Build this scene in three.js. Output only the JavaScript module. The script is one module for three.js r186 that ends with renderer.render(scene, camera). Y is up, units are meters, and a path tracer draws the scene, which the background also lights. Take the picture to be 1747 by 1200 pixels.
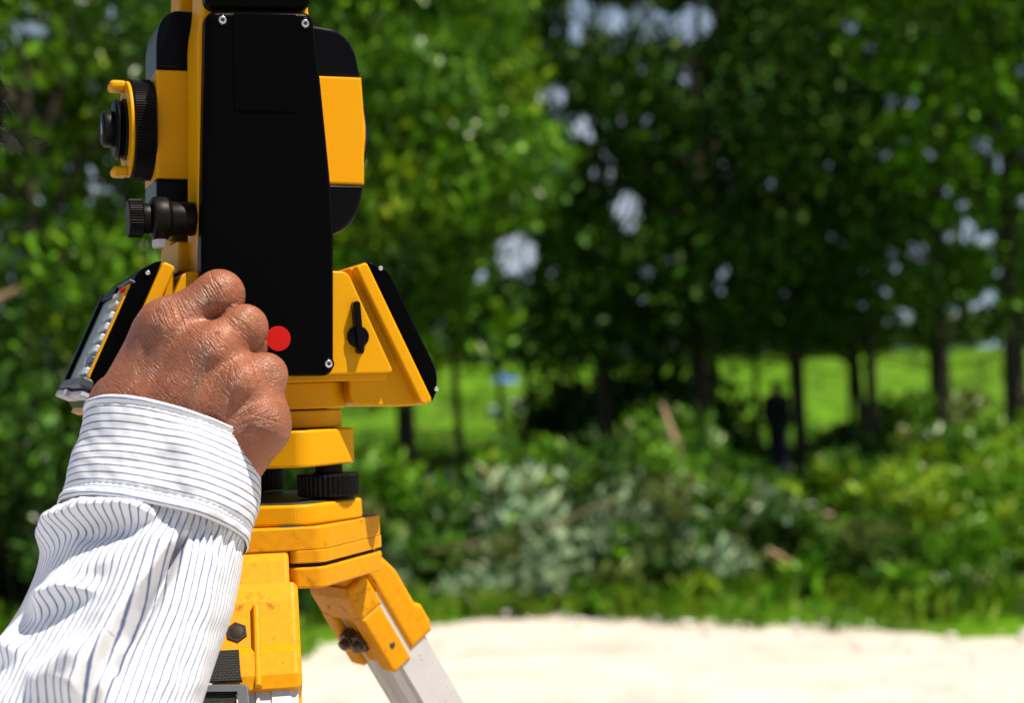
import * as THREE from 'three';
import * as BGU from 'three/addons/utils/BufferGeometryUtils.js';
import { ImprovedNoise } from 'three/addons/math/ImprovedNoise.js';
import { RoundedBoxGeometry } from 'three/addons/geometries/RoundedBoxGeometry.js';

// ------------------------------------------------------------------ camera, sky, sun, exposure
const scene = new THREE.Scene();
const F = 2499, CX = 873.5, PY = 660, ROLL = -1.8 * Math.PI / 180;    // photo: focal length in pixels, principal point, roll
const CAM = new THREE.Vector3(0.1472, 1.38, 0.82);
const camera = new THREE.PerspectiveCamera(2 * Math.atan(600 / F) * 180 / Math.PI, 1747 / 1200, 0.05, 900);
camera.position.copy(CAM);
camera.rotation.z = ROLL;
camera.setViewOffset(1747, 1200, 0, 600 - PY, 1747, 1200);
camera.focus = 0.735;
camera.userData.fStop = 7.2;
scene.add(camera);

const SUN = new THREE.Vector3(0.40, 0.88, 0.19).normalize();
const sun = new THREE.DirectionalLight(0xfff1dd, 5);
sun.name = 'sun';
sun.position.copy(SUN).multiplyScalar(60);
sun.castShadow = true;
sun.shadow.mapSize.set(4096, 4096);
Object.assign(sun.shadow.camera, { left: -30, right: 30, top: 30, bottom: -30, near: 1, far: 140 });
sun.shadow.radius = 1;
scene.add(sun, sun.target);

const PN = new ImprovedNoise();
const pn = (x, y = 0, z = 0) => PN.noise(x, y, z);
function fbm(x, y, z, o = 4) { let s = 0, a = 0.5; for (let i = 0; i < o; i++) { s += a * pn(x, y, z); x *= 2.03; y *= 2.01; z *= 2.02; a *= 0.5; } return s; }
const clamp = (x, a = 0, b = 1) => Math.min(b, Math.max(a, x));
const sstep = (a, b, x) => { x = clamp((x - a) / (b - a)); return x * x * (3 - 2 * x); };
const mix = (a, b, t) => a + (b - a) * t;
function rng(seed) { let s = seed >>> 0; return () => { s = (s + 0x6D2B79F5) >>> 0; let t = Math.imul(s ^ (s >>> 15), 1 | s); t = (t + Math.imul(t ^ (t >>> 7), 61 | t)) ^ t; return ((t ^ (t >>> 14)) >>> 0) / 4294967296; }; }

{ // hazy blue sky with thin broken cloud
  const w = 512, h = 256, d = new Float32Array(w * h * 4);
  for (let j = 0; j < h; j++) {
    const el = (j + 0.5) / h * Math.PI - Math.PI / 2;
    for (let i = 0; i < w; i++) {
      const az = ((i + 0.5) / w - 0.5) * 2 * Math.PI;
      const x = Math.cos(el) * Math.cos(az), y = Math.sin(el), z = Math.cos(el) * Math.sin(az);
      const t = Math.pow(clamp(y), 0.62);
      let r = mix(0.70, 0.07, t), g = mix(0.86, 0.16, t), b = mix(1.0, 0.40, t);
      const c = sstep(0.0, 0.42, fbm(x * 2.6 + 3, y * 5, z * 2.6, 5) + 0.12) * mix(0.55, 0.2, sstep(0.1, 0.7, y)) * sstep(-0.02, 0.1, y);
      r = mix(r, 0.90, c); g = mix(g, 0.95, c); b = mix(b, 1.0, c);
      const k = (j * w + i) * 4, s = 0.42;
      d[k] = r * s; d[k + 1] = g * s; d[k + 2] = b * s; d[k + 3] = 1;
    }
  }
  const sky = new THREE.DataTexture(d, w, h, THREE.RGBAFormat, THREE.FloatType);
  sky.mapping = THREE.EquirectangularReflectionMapping;
  sky.magFilter = sky.minFilter = THREE.LinearFilter; sky.wrapS = THREE.RepeatWrapping;
  sky.colorSpace = THREE.LinearSRGBColorSpace; sky.needsUpdate = true;
  scene.background = sky; scene.environment = sky;
}
const renderer = new THREE.WebGLRenderer({ antialias: true });
renderer.toneMapping = THREE.LinearToneMapping;
renderer.toneMappingExposure = 1.8;
renderer.shadowMap.enabled = true;
renderer.shadowMap.type = THREE.PCFSoftShadowMap;
renderer.setSize(1024, 704);

// ------------------------------------------------------------------ from a pixel of the photograph to a point of the place
const RV = new THREE.Vector3(Math.cos(ROLL), Math.sin(ROLL), 0), UV_ = new THREE.Vector3(-Math.sin(ROLL), Math.cos(ROLL), 0);
const ray = (px, py) => new THREE.Vector3().addScaledVector(RV, (px - CX) / F).addScaledVector(UV_, -(py - PY) / F).add(new THREE.Vector3(0, 0, -1));
const at = (px, py, d) => CAM.clone().addScaledVector(ray(px, py), d);
function toPx(v) { const q = v.clone().sub(CAM), d = -q.z; return [CX + q.dot(RV) / d * F, PY - q.dot(UV_) / d * F, d]; }

// ------------------------------------------------------------------ names, labels, geometry helpers
const used = {};
const numbered = (n) => { const k = used[n] = (used[n] ?? -1) + 1; return k ? `${n}_${String(k).padStart(3, '0')}` : n; };
const shade = (o) => { o.castShadow = o.receiveShadow = true; return o; };
function tag(o, label, category, group, kind) { Object.assign(o.userData, { label, category }); if (group) o.userData.group = group; if (kind) o.userData.kind = kind; return o; }
function thing(name, label, category, pos = [0, 0, 0], ry = 0, group) {
  const o = new THREE.Group(); o.name = numbered(name); o.position.set(...pos); o.rotation.y = ry; scene.add(o);
  return tag(o, label, category, group);
}
function clean(g) { g = g.index ? g.toNonIndexed() : g; for (const k of Object.keys(g.attributes)) if (!['position', 'normal', 'uv'].includes(k)) g.deleteAttribute(k); if (!g.attributes.uv) g.setAttribute('uv', new THREE.BufferAttribute(new Float32Array(g.attributes.position.count * 2), 2)); g.morphAttributes = {}; return g; }
function boxUV(g) { // uv in metres from the face's main direction
  const p = g.attributes.position, u = new Float32Array(p.count * 2), a = new THREE.Vector3(), b = new THREE.Vector3();
  for (let i = 0; i < p.count; i += 3) {
    b.set(0, 0, 0); for (let k = 0; k < 3; k++) b.add(a.fromBufferAttribute(g.attributes.normal, i + k));
    const ax = Math.abs(b.x), ay = Math.abs(b.y), az = Math.abs(b.z);
    for (let k = 0; k < 3; k++) { const x = p.getX(i + k), y = p.getY(i + k), z = p.getZ(i + k);
      const [s, t] = az >= ax && az >= ay ? [x, y] : ax >= ay ? [z + 0.37, y] : [x, z + 0.71];
      u[(i + k) * 2] = s; u[(i + k) * 2 + 1] = t; }
  }
  g.setAttribute('uv', new THREE.BufferAttribute(u, 2)); return g;
}
function part(name, geos, mat, parent, label) {
  const list = (Array.isArray(geos) ? geos : [geos]).map(clean);
  const g = boxUV(list.length > 1 ? BGU.mergeGeometries(list) : list[0]);
  const m = shade(new THREE.Mesh(g, mat)); m.name = name; if (label) m.userData.label = label;
  parent.add(m); return m;
}
function shapeOf(pts, r = 0, least = 0) { // closed outline with its corners rounded; a point may carry its own radius
  const s = new THREE.Shape(), n = pts.length, V = (p) => new THREE.Vector2(p[0], p[1]);
  if (!r && !pts.some((p) => p[2])) { s.setFromPoints(pts.map(V)); return s; }
  pts.forEach((p, i) => {
    const a = V(pts[(i + n - 1) % n]), b = V(p), c = V(pts[(i + 1) % n]), q = p[2] ?? r;
    const k = Math.min(q, a.distanceTo(b) * 0.45, c.distanceTo(b) * 0.45), rr = k < least ? 0 : k;
    if (!rr) { i ? s.lineTo(b.x, b.y) : s.moveTo(b.x, b.y); return; }
    const s0 = b.clone().add(a.sub(b).setLength(rr)), s1 = b.clone().add(c.sub(b).setLength(rr)), c0 = s0.clone().lerp(b, 0.55), c1 = s1.clone().lerp(b, 0.55);
    i ? s.lineTo(s0.x, s0.y) : s.moveTo(s0.x, s0.y);
    s.bezierCurveTo(c0.x, c0.y, c1.x, c1.y, s1.x, s1.y);
  });
  s.closePath(); return s;
}
function slab(pts, z0, z1, bevel = 0.001, r = 0, seg = 3) { // outline in xy, thick from z0 to z1
  const b = Math.min(bevel, (z1 - z0) * 0.49);
  const g = new THREE.ExtrudeGeometry(pts instanceof THREE.Shape ? pts : shapeOf(r ? pts : pts.map((p) => p[2] ? [p[0], p[1], Math.max(p[2], b * 1.5)] : p), r && Math.max(r, b * 1.5), b * 1.25), { depth: z1 - z0 - 2 * b, bevelEnabled: b > 0, bevelThickness: b, bevelSize: b, bevelOffset: -b, bevelSegments: seg, curveSegments: 8 });
  const p = g.attributes.position, n = g.attributes.normal;                                 // slivers of the flat caps get the caps' own normal
  for (let i = 0; i < p.count; i += 3) { const z = p.getZ(i); if (Math.abs(z - p.getZ(i + 1)) < 1e-9 && Math.abs(z - p.getZ(i + 2)) < 1e-9) for (let k = 0; k < 3; k++) n.setXYZ(i + k, 0, 0, z > (z1 - z0) / 2 - b ? 1 : -1); }
  return g.translate(0, 0, z0 + b);
}
const upright = (pts, y0, y1, bevel, r, seg) => slab(pts.map(([x, z, q]) => q === undefined ? [x, -z] : [x, -z, q]), y0, y1, bevel, r, seg).rotateX(-Math.PI / 2);   // plan outline in xz, from y0 up to y1
function cylX(x0, x1, y, z, r, seg = 40, bev = 0.0008, r1 = r) { // lathe about the x axis with softened edges
  const L = x1 - x0, b = Math.min(bev, L * 0.45);
  return new THREE.LatheGeometry([[0, 0], [r - b, 0], [r, b], [r1, L - b], [r1 - b, L], [0, L]].map((p) => new THREE.Vector2(...p)), seg).rotateZ(-Math.PI / 2).translate(x0, y, z);
}
function cylY(y0, y1, x, z, r, seg = 40, bev = 0.0008) { const L = y1 - y0, b = Math.min(bev, L * 0.45); return new THREE.LatheGeometry([[0, 0], [r - b, 0], [r, b], [r, L - b], [r - b, L], [0, L]].map((p) => new THREE.Vector2(...p)), seg).translate(x, y0, z); }
function cylZ(z0, z1, x, y, r, seg = 40, bev = 0.0005) { return cylY(0, z1 - z0, 0, 0, r, seg, bev).rotateX(Math.PI / 2).translate(x, y, z0); }
function gearPts(r, n, depth) { const o = []; for (let i = 0; i < n * 2; i++) { const a = i / n * Math.PI; const q = i % 2 ? r : r - depth; o.push([Math.cos(a - 0.3 / n) * q, Math.sin(a - 0.3 / n) * q], [Math.cos(a + 0.3 / n * 2) * q, Math.sin(a + 0.3 / n * 2) * q]); } return o; }
const gearX = (x0, x1, y, z, r, n, dep) => slab(gearPts(r, n, dep), x0, x1, 0.0006, 0, 1).rotateY(Math.PI / 2).translate(0, y, z);
const gearY = (y0, y1, x, z, r, n, dep) => slab(gearPts(r, n, dep), y0, y1, 0.0012, 0, 2).rotateX(-Math.PI / 2).translate(x, 0, z);
const box = (x0, x1, y0, y1, z0, z1, r = 0.0008) => new RoundedBoxGeometry(x1 - x0, y1 - y0, z1 - z0, 2, Math.min(r, (x1 - x0) / 2.1, (y1 - y0) / 2.1, (z1 - z0) / 2.1)).translate((x0 + x1) / 2, (y0 + y1) / 2, (z0 + z1) / 2);

// textures: f(u, v) over one square, colour 0..1 (sRGB) or grey
function tex(n, f, srgb = true, rx = 1, ry = rx) {
  const d = new Uint8Array(n * n * 4);
  for (let j = 0; j < n; j++) for (let i = 0; i < n; i++) { const c = f((i + 0.5) / n, (j + 0.5) / n), k = (j * n + i) * 4; if (typeof c === 'number') d[k] = d[k + 1] = d[k + 2] = clamp(c) * 255; else { d[k] = clamp(c[0]) * 255; d[k + 1] = clamp(c[1]) * 255; d[k + 2] = clamp(c[2]) * 255; } d[k + 3] = 255; }
  const t = new THREE.DataTexture(d, n, n); t.wrapS = t.wrapT = THREE.MirroredRepeatWrapping; t.magFilter = THREE.LinearFilter; t.minFilter = THREE.LinearMipmapLinearFilter; t.generateMipmaps = true;
  if (srgb) t.colorSpace = THREE.SRGBColorSpace; t.repeat.set(rx, ry); t.needsUpdate = true; return t;
}
const toS = (c) => c <= 0.0031308 ? c * 12.92 : 1.055 * Math.pow(c, 1 / 2.4) - 0.055;
const lin = (r, g, b) => new THREE.Color().setRGB(r, g, b);
const std = (c, rough, extra = {}) => new THREE.MeshStandardMaterial({ color: lin(...c), roughness: rough, ...extra });
const phys = (c, rough, extra = {}) => new THREE.MeshPhysicalMaterial({ color: lin(...c), roughness: rough, ...extra });

const rnd0 = rng(11);
const grainT = (() => { const r = rng(5); const g = new Float32Array(256 * 256).map(() => r()); return tex(256, (u, v) => { const i = Math.floor(u * 256), j = Math.floor(v * 256); let s = 0; for (let a = -1; a < 2; a++) for (let b = -1; b < 2; b++) s += g[((j + a + 256) % 256) * 256 + (i + b + 256) % 256]; return s / 9; }, false, 1 / 0.05); })();
const scuffT = (() => { // knocks, scratches and grime of a used tripod
  const r = rng(77), marks = [];
  for (let i = 0; i < 46; i++) { const a = r() * Math.PI, l = r() < 0.7 ? r() * 0.02 : r() * 0.1; marks.push([r(), r(), Math.cos(a), Math.sin(a), l, 0.0008 + r() * 0.0018, 0.2 + r() * 0.5]); }
  return tex(512, (u, v) => {
    let m = 0;
    for (const [x, y, c, s, l, w, k] of marks) { let dx = u - x, dy = v - y; dx -= Math.round(dx); dy -= Math.round(dy); const t = dx * c + dy * s, n = Math.abs(-dx * s + dy * c) + 0.0015 * pn(u * 150, v * 150, x * 9); if (Math.abs(t) < l && n < w) m = Math.max(m, k * (1 - n / w)); }
    const speck = pn(u * 120, v * 120, 3.3) > 0.56 && pn(u * 7, v * 7, 8.1) > 0.12 ? 0.35 : 0, dirt = sstep(0.15, 0.55, fbm(u * 14, v * 14, 1.7, 5)) * 0.42 * sstep(-0.1, 0.3, pn(u * 4, v * 4, 5.5));
    m = clamp(m + speck + dirt);
    const q = 0.04 * pn(u * 30, v * 30, 2);
    return [mix(0.885 + q, 0.16, m), mix(0.58 + q * 0.7, 0.12, m), mix(0.02, 0.07, m)];
  }, true, 1 / 0.12);
})();
const aluT = tex(512, (u, v) => { const s = pn(u * 60, v * 60, 4) > 0.55 && pn(u * 7, v * 7, 2) > 0.1 ? 0.4 : 0, k = 0.80 + 0.03 * pn(u * 200, v * 6, 1) + 0.03 * fbm(u * 8, v * 8, 6) - s; return [k, k, k * 1.02]; }, true, 1 / 0.1);

const M = {
  yellow: phys([0.55, 0.262, 0.001], 0.42, { bumpMap: grainT, bumpScale: 0.00006, specularIntensity: 0.22 }),
  tripodYellow: phys([0.73, 0.80, 0.5], 0.45, { map: scuffT, bumpMap: grainT, bumpScale: 0.00005, specularIntensity: 0.3 }),
  black: phys([0.0010, 0.0011, 0.0014], 0.32, { bumpMap: grainT, bumpScale: 0.00008, specularIntensity: 0.05 }),
  gloss: phys([0.0015, 0.0015, 0.002], 0.24, { specularIntensity: 0.17 }),
  rubber: phys([0.0025, 0.0025, 0.003], 0.45, { specularIntensity: 0.25 }),
  slate: phys([0.035, 0.045, 0.058], 0.5, { bumpMap: grainT, bumpScale: 0.0001 }),
  red: phys([0.40, 0.003, 0.002], 0.6, { specularIntensity: 0.3 }),
  chrome: std([0.62, 0.62, 0.62], 0.28, { metalness: 1 }),
  steel: std([0.10, 0.075, 0.06], 0.42, { metalness: 0.8 }),
  darkSteel: phys([0.012, 0.008, 0.005], 0.5, { specularIntensity: 0.4 }),
  alu: std([0.8, 0.8, 0.8], 0.42, { map: aluT, metalness: 0.25 }),
  key: phys([0.42, 0.46, 0.52], 0.4),
  keyDark: phys([0.05, 0.07, 0.13], 0.4),
  lcd: phys([0.26, 0.33, 0.28], 0.3, { clearcoat: 0.4, clearcoatRoughness: 0.2 }),
  paleGrey: phys([0.42, 0.41, 0.47], 0.5),
  glass: phys([0.006, 0.008, 0.012], 0.05, { clearcoat: 1 }),
  barePatch: std([0.11, 0.115, 0.125], 0.55, { metalness: 0.3 }),
};
// ------------------------------------------------------------------ total station (the instrument), its own axes turned 22 degrees
const YAW = 22 * Math.PI / 180, cw = Math.cos(YAW), sw = Math.sin(YAW);
const Y0 = at(425, 731, 0.77).y;                                        // where it sits on the tribrach
const toL = (v) => [v.x * cw - v.z * sw, v.y, v.x * sw + v.z * cw];
const CL = toL(new THREE.Vector3(CAM.x, CAM.y - Y0, CAM.z));
function Lz(px, py, Z) { const d = toL(ray(px, py)), t = (Z - CL[2]) / d[2]; return [CL[0] + d[0] * t, CL[1] + d[1] * t]; }
const on = (Z, ...pp) => pp.map(([x, y, r]) => r === undefined ? Lz(x, y, Z) : [...Lz(x, y, Z), r]);
const mir = (pts) => pts.map(([x, y, r]) => r === undefined ? [-x, y] : [-x, y, r]);

const ts = thing('total_station', 'yellow and black surveying instrument with a tall black side cover', 'surveying instrument', [0, Y0, 0], YAW);
{
  // near standard and its black cover
  const Zc = 0.066;
  const cover = on(Zc, [352, 17, 0.002], [534, 19, 0.002], [546, 110, 0.02], [567, 322, 0.03], [571, 400], [571, 641, 0.003], [346, 641, 0.003], [344, 470, 0.02], [346, 330, 0.02]);
  const cv = part('side_cover', slab(cover, 0.050, Zc, 0.0035, 0, 5), M.black, ts);
  // upper raised field of the cover, its lower lip catching the light
  part('cover_panel', slab(on(Zc, [397, 22, 0.002], [508, 25, 0.002], [512, 120, 0.004], [510, 191, 0.002], [400, 188, 0.002]), Zc - 0.002, Zc + 0.0006, 0.0004, 0, 3), M.black, cv);
  const cap = on(Zc, [353, -150, 0.015], [520, -150, 0.015], [533, 15, 0.001], [352, 12, 0.001]);
  part('handle_lock', slab(cap, 0.048, Zc - 0.0006, 0.0035, 0, 4), M.black, ts);
  for (const [x, y] of [[380, 34], [521, 40], [561, 621]]) {
    const [X, Y] = Lz(x, y, Zc); const s = part('screw', [cylZ(Zc - 0.001, Zc + 0.0006, X, Y, 0.0021, 24, 0.0003)], M.chrome, cv);
    part('hex_socket', slab(gearPts(0.0011, 3, 0.0001).filter((_, i) => i % 2 === 0).map(([a, b]) => [a + X, b + Y]), Zc + 0.0001, Zc + 0.0008, 0, 0), M.darkSteel, s);
    part('recess_ring', new THREE.TorusGeometry(0.0026, 0.0005, 8, 28).translate(X, Y, Zc), M.gloss, s);
  }
  { const [X, Y] = Lz(475, 578, Zc); part('red_sticker', cylZ(Zc - 0.001, Zc + 0.0003, X, Y, 0.0065, 48, 0.0001), M.red, ts, 'round red sticker on the black side cover'); }
  const std_ = on(0.052, [347, -140, 0.01], [515, -140, 0.01], [524, 20], [535, 110, 0.02], [556, 322, 0.03], [561, 400], [561, 640], [341, 640], [339, 470], [336, 420, 0.01], [335, 60, 0.02], [343, 16, 0.004]);
  part('standard', slab(std_, 0.0235, 0.056, 0.002, 0, 3), M.yellow, ts);
  const farS = on(-0.0235, [312, -140, 0.01], [470, -140, 0.01], [478, 20], [505, 330, 0.02], [505, 640], [290, 640], [290, 420], [300, 60, 0.02], [306, 16, 0.004]);
  part('standard', slab(farS, -0.056, -0.0235, 0.002, 0, 3), M.yellow, ts);
  // carrying handle across the top
  const top = on(0.052, [352, -60], [522, -60], [518, -150], [356, -150]);
  part('handle', [slab(top, -0.056, 0.05, 0.006, 0.006, 4)], M.yellow, ts);

  // telescope between the standards
  const S = 0.0222, prof = on(S, [268, 60, 0.012], [276, 30, 0.008], [296, 16, 0.012], [420, 24], [540, 43, 0.004], [580, 50, 0.016], [606, 80, 0.018], [617, 132], [622, 200], [622, 315], [616, 352, 0.014], [600, 384, 0.012], [570, 402, 0.006], [420, 404], [300, 398, 0.01], [268, 370, 0.01]);
  const cut = (lo, hi) => { // clip the outline between two levels
    let p = prof; for (const [lev, sgn] of [[lo, 1], [hi, -1]]) { if (lev === null) continue; const o = []; p.forEach((a, i) => { const b = p[(i + 1) % p.length], fa = sgn * (a[1] - lev(a[0])), fb = sgn * (b[1] - lev(b[0])); if (fa >= 0) o.push(a); if (fa * fb < 0) { const t = fa / (fa - fb); o.push([mix(a[0], b[0], t), mix(a[1], b[1], t), 0]); } }); p = o; } return p; };
  const line = (a, b) => { const [x0, y0] = Lz(...a, S), [x1, y1] = Lz(...b, S); return (x) => y0 + (x - x0) * (y1 - y0) / (x1 - x0); };
  const l1 = line([268, 118], [617, 132]), l2 = line([268, 304], [622, 315]);
  const tel = part('telescope', slab(cut(l2, l1), -S, S, 0.0012), M.yellow, ts);
  part('telescope_cap', slab(cut(l1, null), -S + 0.0002, S - 0.0002, 0.0025, 0, 4), M.gloss, tel, 'rounded black upper cap of the telescope');
  part('telescope_cap', slab(cut(null, l2), -S + 0.0002, S - 0.0002, 0.0025, 0, 4), M.gloss, tel, 'rounded black lower cap of the telescope');
  const ey = Lz(232, 222, 0)[1], EX = (px) => Lz(px, 222, 0)[0];
  part('focus_ring', [gearX(EX(221), EX(257), ey, 0, 0.0273, 110, 0.0007)], M.rubber, tel);
  const yr = [cylX(EX(214), EX(221.3), ey, 0, 0.0258, 64, 0.0006)];
  for (const s of [-1, 1]) yr.push(box(EX(188), EX(217), ey + s * 0.0232 - 0.0026, ey + s * 0.0232 + 0.0026, -0.007, 0.007, 0.0022));
  part('eyepiece_ring', yr, M.yellow, tel);
  part('eyepiece', [cylX(EX(207), EX(215), ey, 0, 0.0168, 56, 0.0012), cylX(EX(203), EX(208), ey, 0, 0.0150, 56), cylX(EX(194), EX(204), ey, 0, 0.0166, 56, 0.002), cylX(EX(174), EX(196), ey, 0, 0.0098, 48, 0.0012)], M.rubber, tel);
  part('lens', cylX(EX(174) - 0.0002, EX(174) + 0.001, ey, 0, 0.0032, 24, 0.0002), M.glass, tel);
  const oy = Lz(622, 232, 0)[1], OX = Lz(622, 232, S)[0];
  part('objective_collar', cylX(OX - 0.004, OX + 0.0016, oy, 0, 0.0212, 56, 0.0014), M.yellow, tel);
  part('objective', cylX(OX - 0.003, OX + 0.0040, oy, 0, 0.0202, 56, 0.0028), M.gloss, tel);
  part('lens', cylX(OX, OX + 0.0044, oy, 0, 0.015, 40, 0.001), M.glass, tel);

  // clamp and tangent screw under the telescope, sticking out to the left
  const ky = Lz(260, 373, 0.047)[1], KX = (px) => Lz(px, 373, 0.047)[0];
  const kn = part('tangent_screw', [cylX(KX(288), KX(334), ky, 0.047, 0.0088, 40, 0.0014), cylX(KX(257), KX(290), ky, 0.047, 0.0112, 40, 0.0018), cylX(KX(240), KX(258), ky, 0.047, 0.0078)], M.rubber, ts);
  part('knob', gearX(KX(218), KX(243), ky, 0.047, 0.0099, 46, 0.0005), M.rubber, kn);
  part('knob_lever', [box(KX(262), KX(284), ky - 0.0152, ky - 0.009, 0.038, 0.05, 0.002)], M.paleGrey, kn);
  // recess block between the standards and the base
  part('cradle', slab(on(0.0, [292, 420], [490, 420], [490, 470], [292, 470]), -0.03, 0.0245, 0.002), M.yellow, ts);

  // base body, panel shells and the two control panels
  const body = on(0.056, [571, 462, 0.002], [594, 464, 0.004], [673, 637, 0.004], [571, 642, 0.001]);
  const xr = body.map(([x, y]) => [x, y]);
  const base = part('base', slab([...body.slice(0, 3), ...mir(body.slice(0, 3)).reverse()].map(([x, y]) => [x, y, 0.003]), -0.054, 0.056, 0.0012, 0, 4), M.yellow, ts);
  part('base_rim', slab([[xr[3][0] + 0.03, xr[3][1] + 0.001], [xr[3][0] + 0.03, xr[3][1] - 0.0028], [-xr[3][0] - 0.03, xr[3][1] - 0.0028], [-xr[3][0] - 0.03, xr[3][1] + 0.001]], -0.05, 0.0545, 0.0008), M.yellow, base);
  const shell = on(0.049, [598, 458], [628, 450], [738, 685], [728, 690, 0.002], [690, 694, 0.003], [608, 693, 0.004], [596, 678, 0.003], [596, 600]);
  const rim = on(0.058, [607, 456, 0.002], [626, 446, 0.002], [739, 684, 0.002], [721, 694, 0.003]);
  const blk = on(0.0575, [627, 446, 0.002], [636, 447, 0.004], [663, 461, 0.006], [673, 478, 0.005], [748, 635, 0.006], [747, 668, 0.003], [740, 684, 0.001]);
  const face0 = on(0.0575, [673, 478], [748, 635]);
  for (const s of [1, -1]) {
    const q = (p) => s > 0 ? p : mir(p);
    const pan = part('control_panel', [slab(q(shell), -0.05, 0.049, 0.0016, 0, 4), slab(q(rim), -0.058, 0.058, 0.0014, 0, 4)], M.yellow, ts, s > 0 ? 'right panel shell with black cover and latch' : 'left panel with screen and keypad facing left');
    const c = part('panel_cover', slab(q(blk), -0.0575, 0.0575, 0.0022, 0, 4), M.black, pan);
    for (const [x, y] of s > 0 ? [[650, 458], [745, 664]] : [[652, 466]]) { const [X, Y] = Lz(x, y, 0.0575); part('screw', cylZ(0.0565, 0.0588, s * X - s * 0.0004, Y, 0.0013, 20, 0.0003), M.chrome, pan); }
    if (s > 0) continue;
    // the face of the left panel: u runs towards the camera, v up the slope, n out of the face
    const A = mir(face0)[0], B = mir(face0)[1], v = new THREE.Vector3(A[0] - B[0], A[1] - B[1], 0), Lv = v.length(); v.normalize();
    const n = new THREE.Vector3(-v.y, v.x, 0), frame = new THREE.Matrix4().makeBasis(new THREE.Vector3(0, 0, 1), v, n).setPosition(B[0], B[1], 0);
    const f = (u0, u1, v0, v1, n0, n1, r = 0.0005) => box(u0, u1, v0 * Lv, v1 * Lv, n0, n1, r).applyMatrix4(frame);
    part('bezel', [f(-0.0572, 0.0572, 0.975, 1.005, -0.008, 0.0022, 0.0012), f(-0.0575, 0.0575, -0.07, 0.03, -0.004, 0.0035, 0.0015)], M.slate, pan);
    part('screen_surround', [f(-0.0575, -0.047, 0.02, 0.99, -0.004, 0.0030, 0.001), f(-0.048, 0.012, 0.90, 0.99, -0.004, 0.0024)], M.black, pan);
    part('screen', f(-0.047, 0.012, 0.03, 0.90, -0.003, 0.0006), M.lcd, pan);
    part('keypad', [f(0.0475, 0.0545, 0.03, 0.97, -0.002, 0.0010), f(0.012, 0.0485, 0.72, 0.97, -0.002, 0.0010)], M.yellow, pan);
    part('key_field', f(0.0125, 0.0478, 0.03, 0.72, -0.002, 0.0008), M.keyDark, pan);
    for (let i = 0; i < 6; i++) for (let j = 0; j < 3; j++) { const vv = 0.06 + i * 0.112, uu = 0.0155 + j * 0.0107; part('key', f(uu, uu + 0.0082, vv, vv + 0.072, 0, 0.0026, 0.0008), i === 1 && j > 0 ? M.keyDark : M.key, pan); }
    for (let i = 0; i < 2; i++) for (let j = 0; j < 3; j++) if (!(i && j === 2)) part('key', f(0.0155 + j * 0.011, 0.0235 + j * 0.011, 0.755 + i * 0.1, 0.80 + i * 0.1, 0, 0.0026, 0.0008), M.key, pan);
    part('power_key', f(0.040, 0.0475, 0.885, 0.93, 0, 0.0028, 0.0008), M.red, pan, 'red key at the top of the keypad');
    part('foot_cap', [f(-0.0575, -0.004, -0.155, -0.085, -0.011, 0.0035, 0.001), f(-0.001, 0.0565, -0.150, -0.09, -0.011, 0.001, 0.001)], M.paleGrey, pan, 'pale grey lower end of the left panel');
  }
  // battery latch on the right of the base
  { const [X, Y] = Lz(610, 575, 0.056), [X1, Y1] = Lz(605, 521, 0.056), [X2, Y2] = Lz(612, 599, 0.056), s = 0.00030;
    const cap2 = (x0, y0, x1, y1, r0, r1) => { const a = Math.atan2(y1 - y0, x1 - x0), o = []; for (let i = 0; i <= 10; i++) { const t = a + Math.PI / 2 + Math.PI * i / 10; o.push([x0 + Math.cos(t) * r0, y0 + Math.sin(t) * r0]); } for (let i = 0; i <= 10; i++) { const t = a - Math.PI / 2 + Math.PI * i / 10; o.push([x1 + Math.cos(t) * r1, y1 + Math.sin(t) * r1]); } return o; };
    part('battery_latch', [cylZ(0.055, 0.059, X, Y, 19.5 * s, 40, 0.0008), slab(cap2(X1, Y1, X2, Y2, 6.6 * s, 6 * s), 0.055, 0.0615, 0.0008)], M.gloss, ts); }
  // small black plug under the base
  { const [x0, y0] = Lz(577, 672, 0.03), [x1, y1] = Lz(601, 655, 0.03); part('plug', [box(x0, x1, y0, y1, 0.016, 0.03)], M.gloss, ts); part('plug_screw', cylZ(0.0295, 0.0312, mix(x0, x1, 0.62), mix(y0, y1, 0.52), 0.001, 12, 0.0002), M.chrome, ts); }
  // turning ring and its lower plate
  const ringY = (py) => Lz(540, py, 0.052)[1];
  const sq = (h, c) => [[-h, -h + c], [-h + c, -h], [h - c, -h], [h, -h + c], [h, h - c], [h - c, h], [-h + c, h], [-h, h - c]].map(([x, z]) => [x, z, 0.004]);
  const cxr = 0.004;
  part('turning_ring', upright(sq(0.0428, 0.009).map(([x, z, r]) => [x + cxr, z, r]), ringY(698), ringY(652), 0.001, 0, 3), M.yellow, ts);
  part('turning_plate', upright(sq(0.0412, 0.010).map(([x, z, r]) => [x + cxr, z, r]), ringY(731), ringY(700.5), 0.001, 0, 3), M.yellow, ts);
  part('turning_core', cylY(ringY(738), ringY(645), cxr, 0, 0.039), M.rubber, ts);
  // drive knob on the cover that the fingers close on
  { const [X, Y] = Lz(408, 602, Zc); const k = part('drive_knob', [cylZ(Zc - 0.001, Zc + 0.012, X, Y, 0.0105)], M.rubber, ts); part('knob_grip', slab(gearPts(0.0125, 40, 0.0006), Zc + 0.002, Zc + 0.016, 0.001, 0, 1).translate(X, Y, 0), M.rubber, k); }
}

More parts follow.
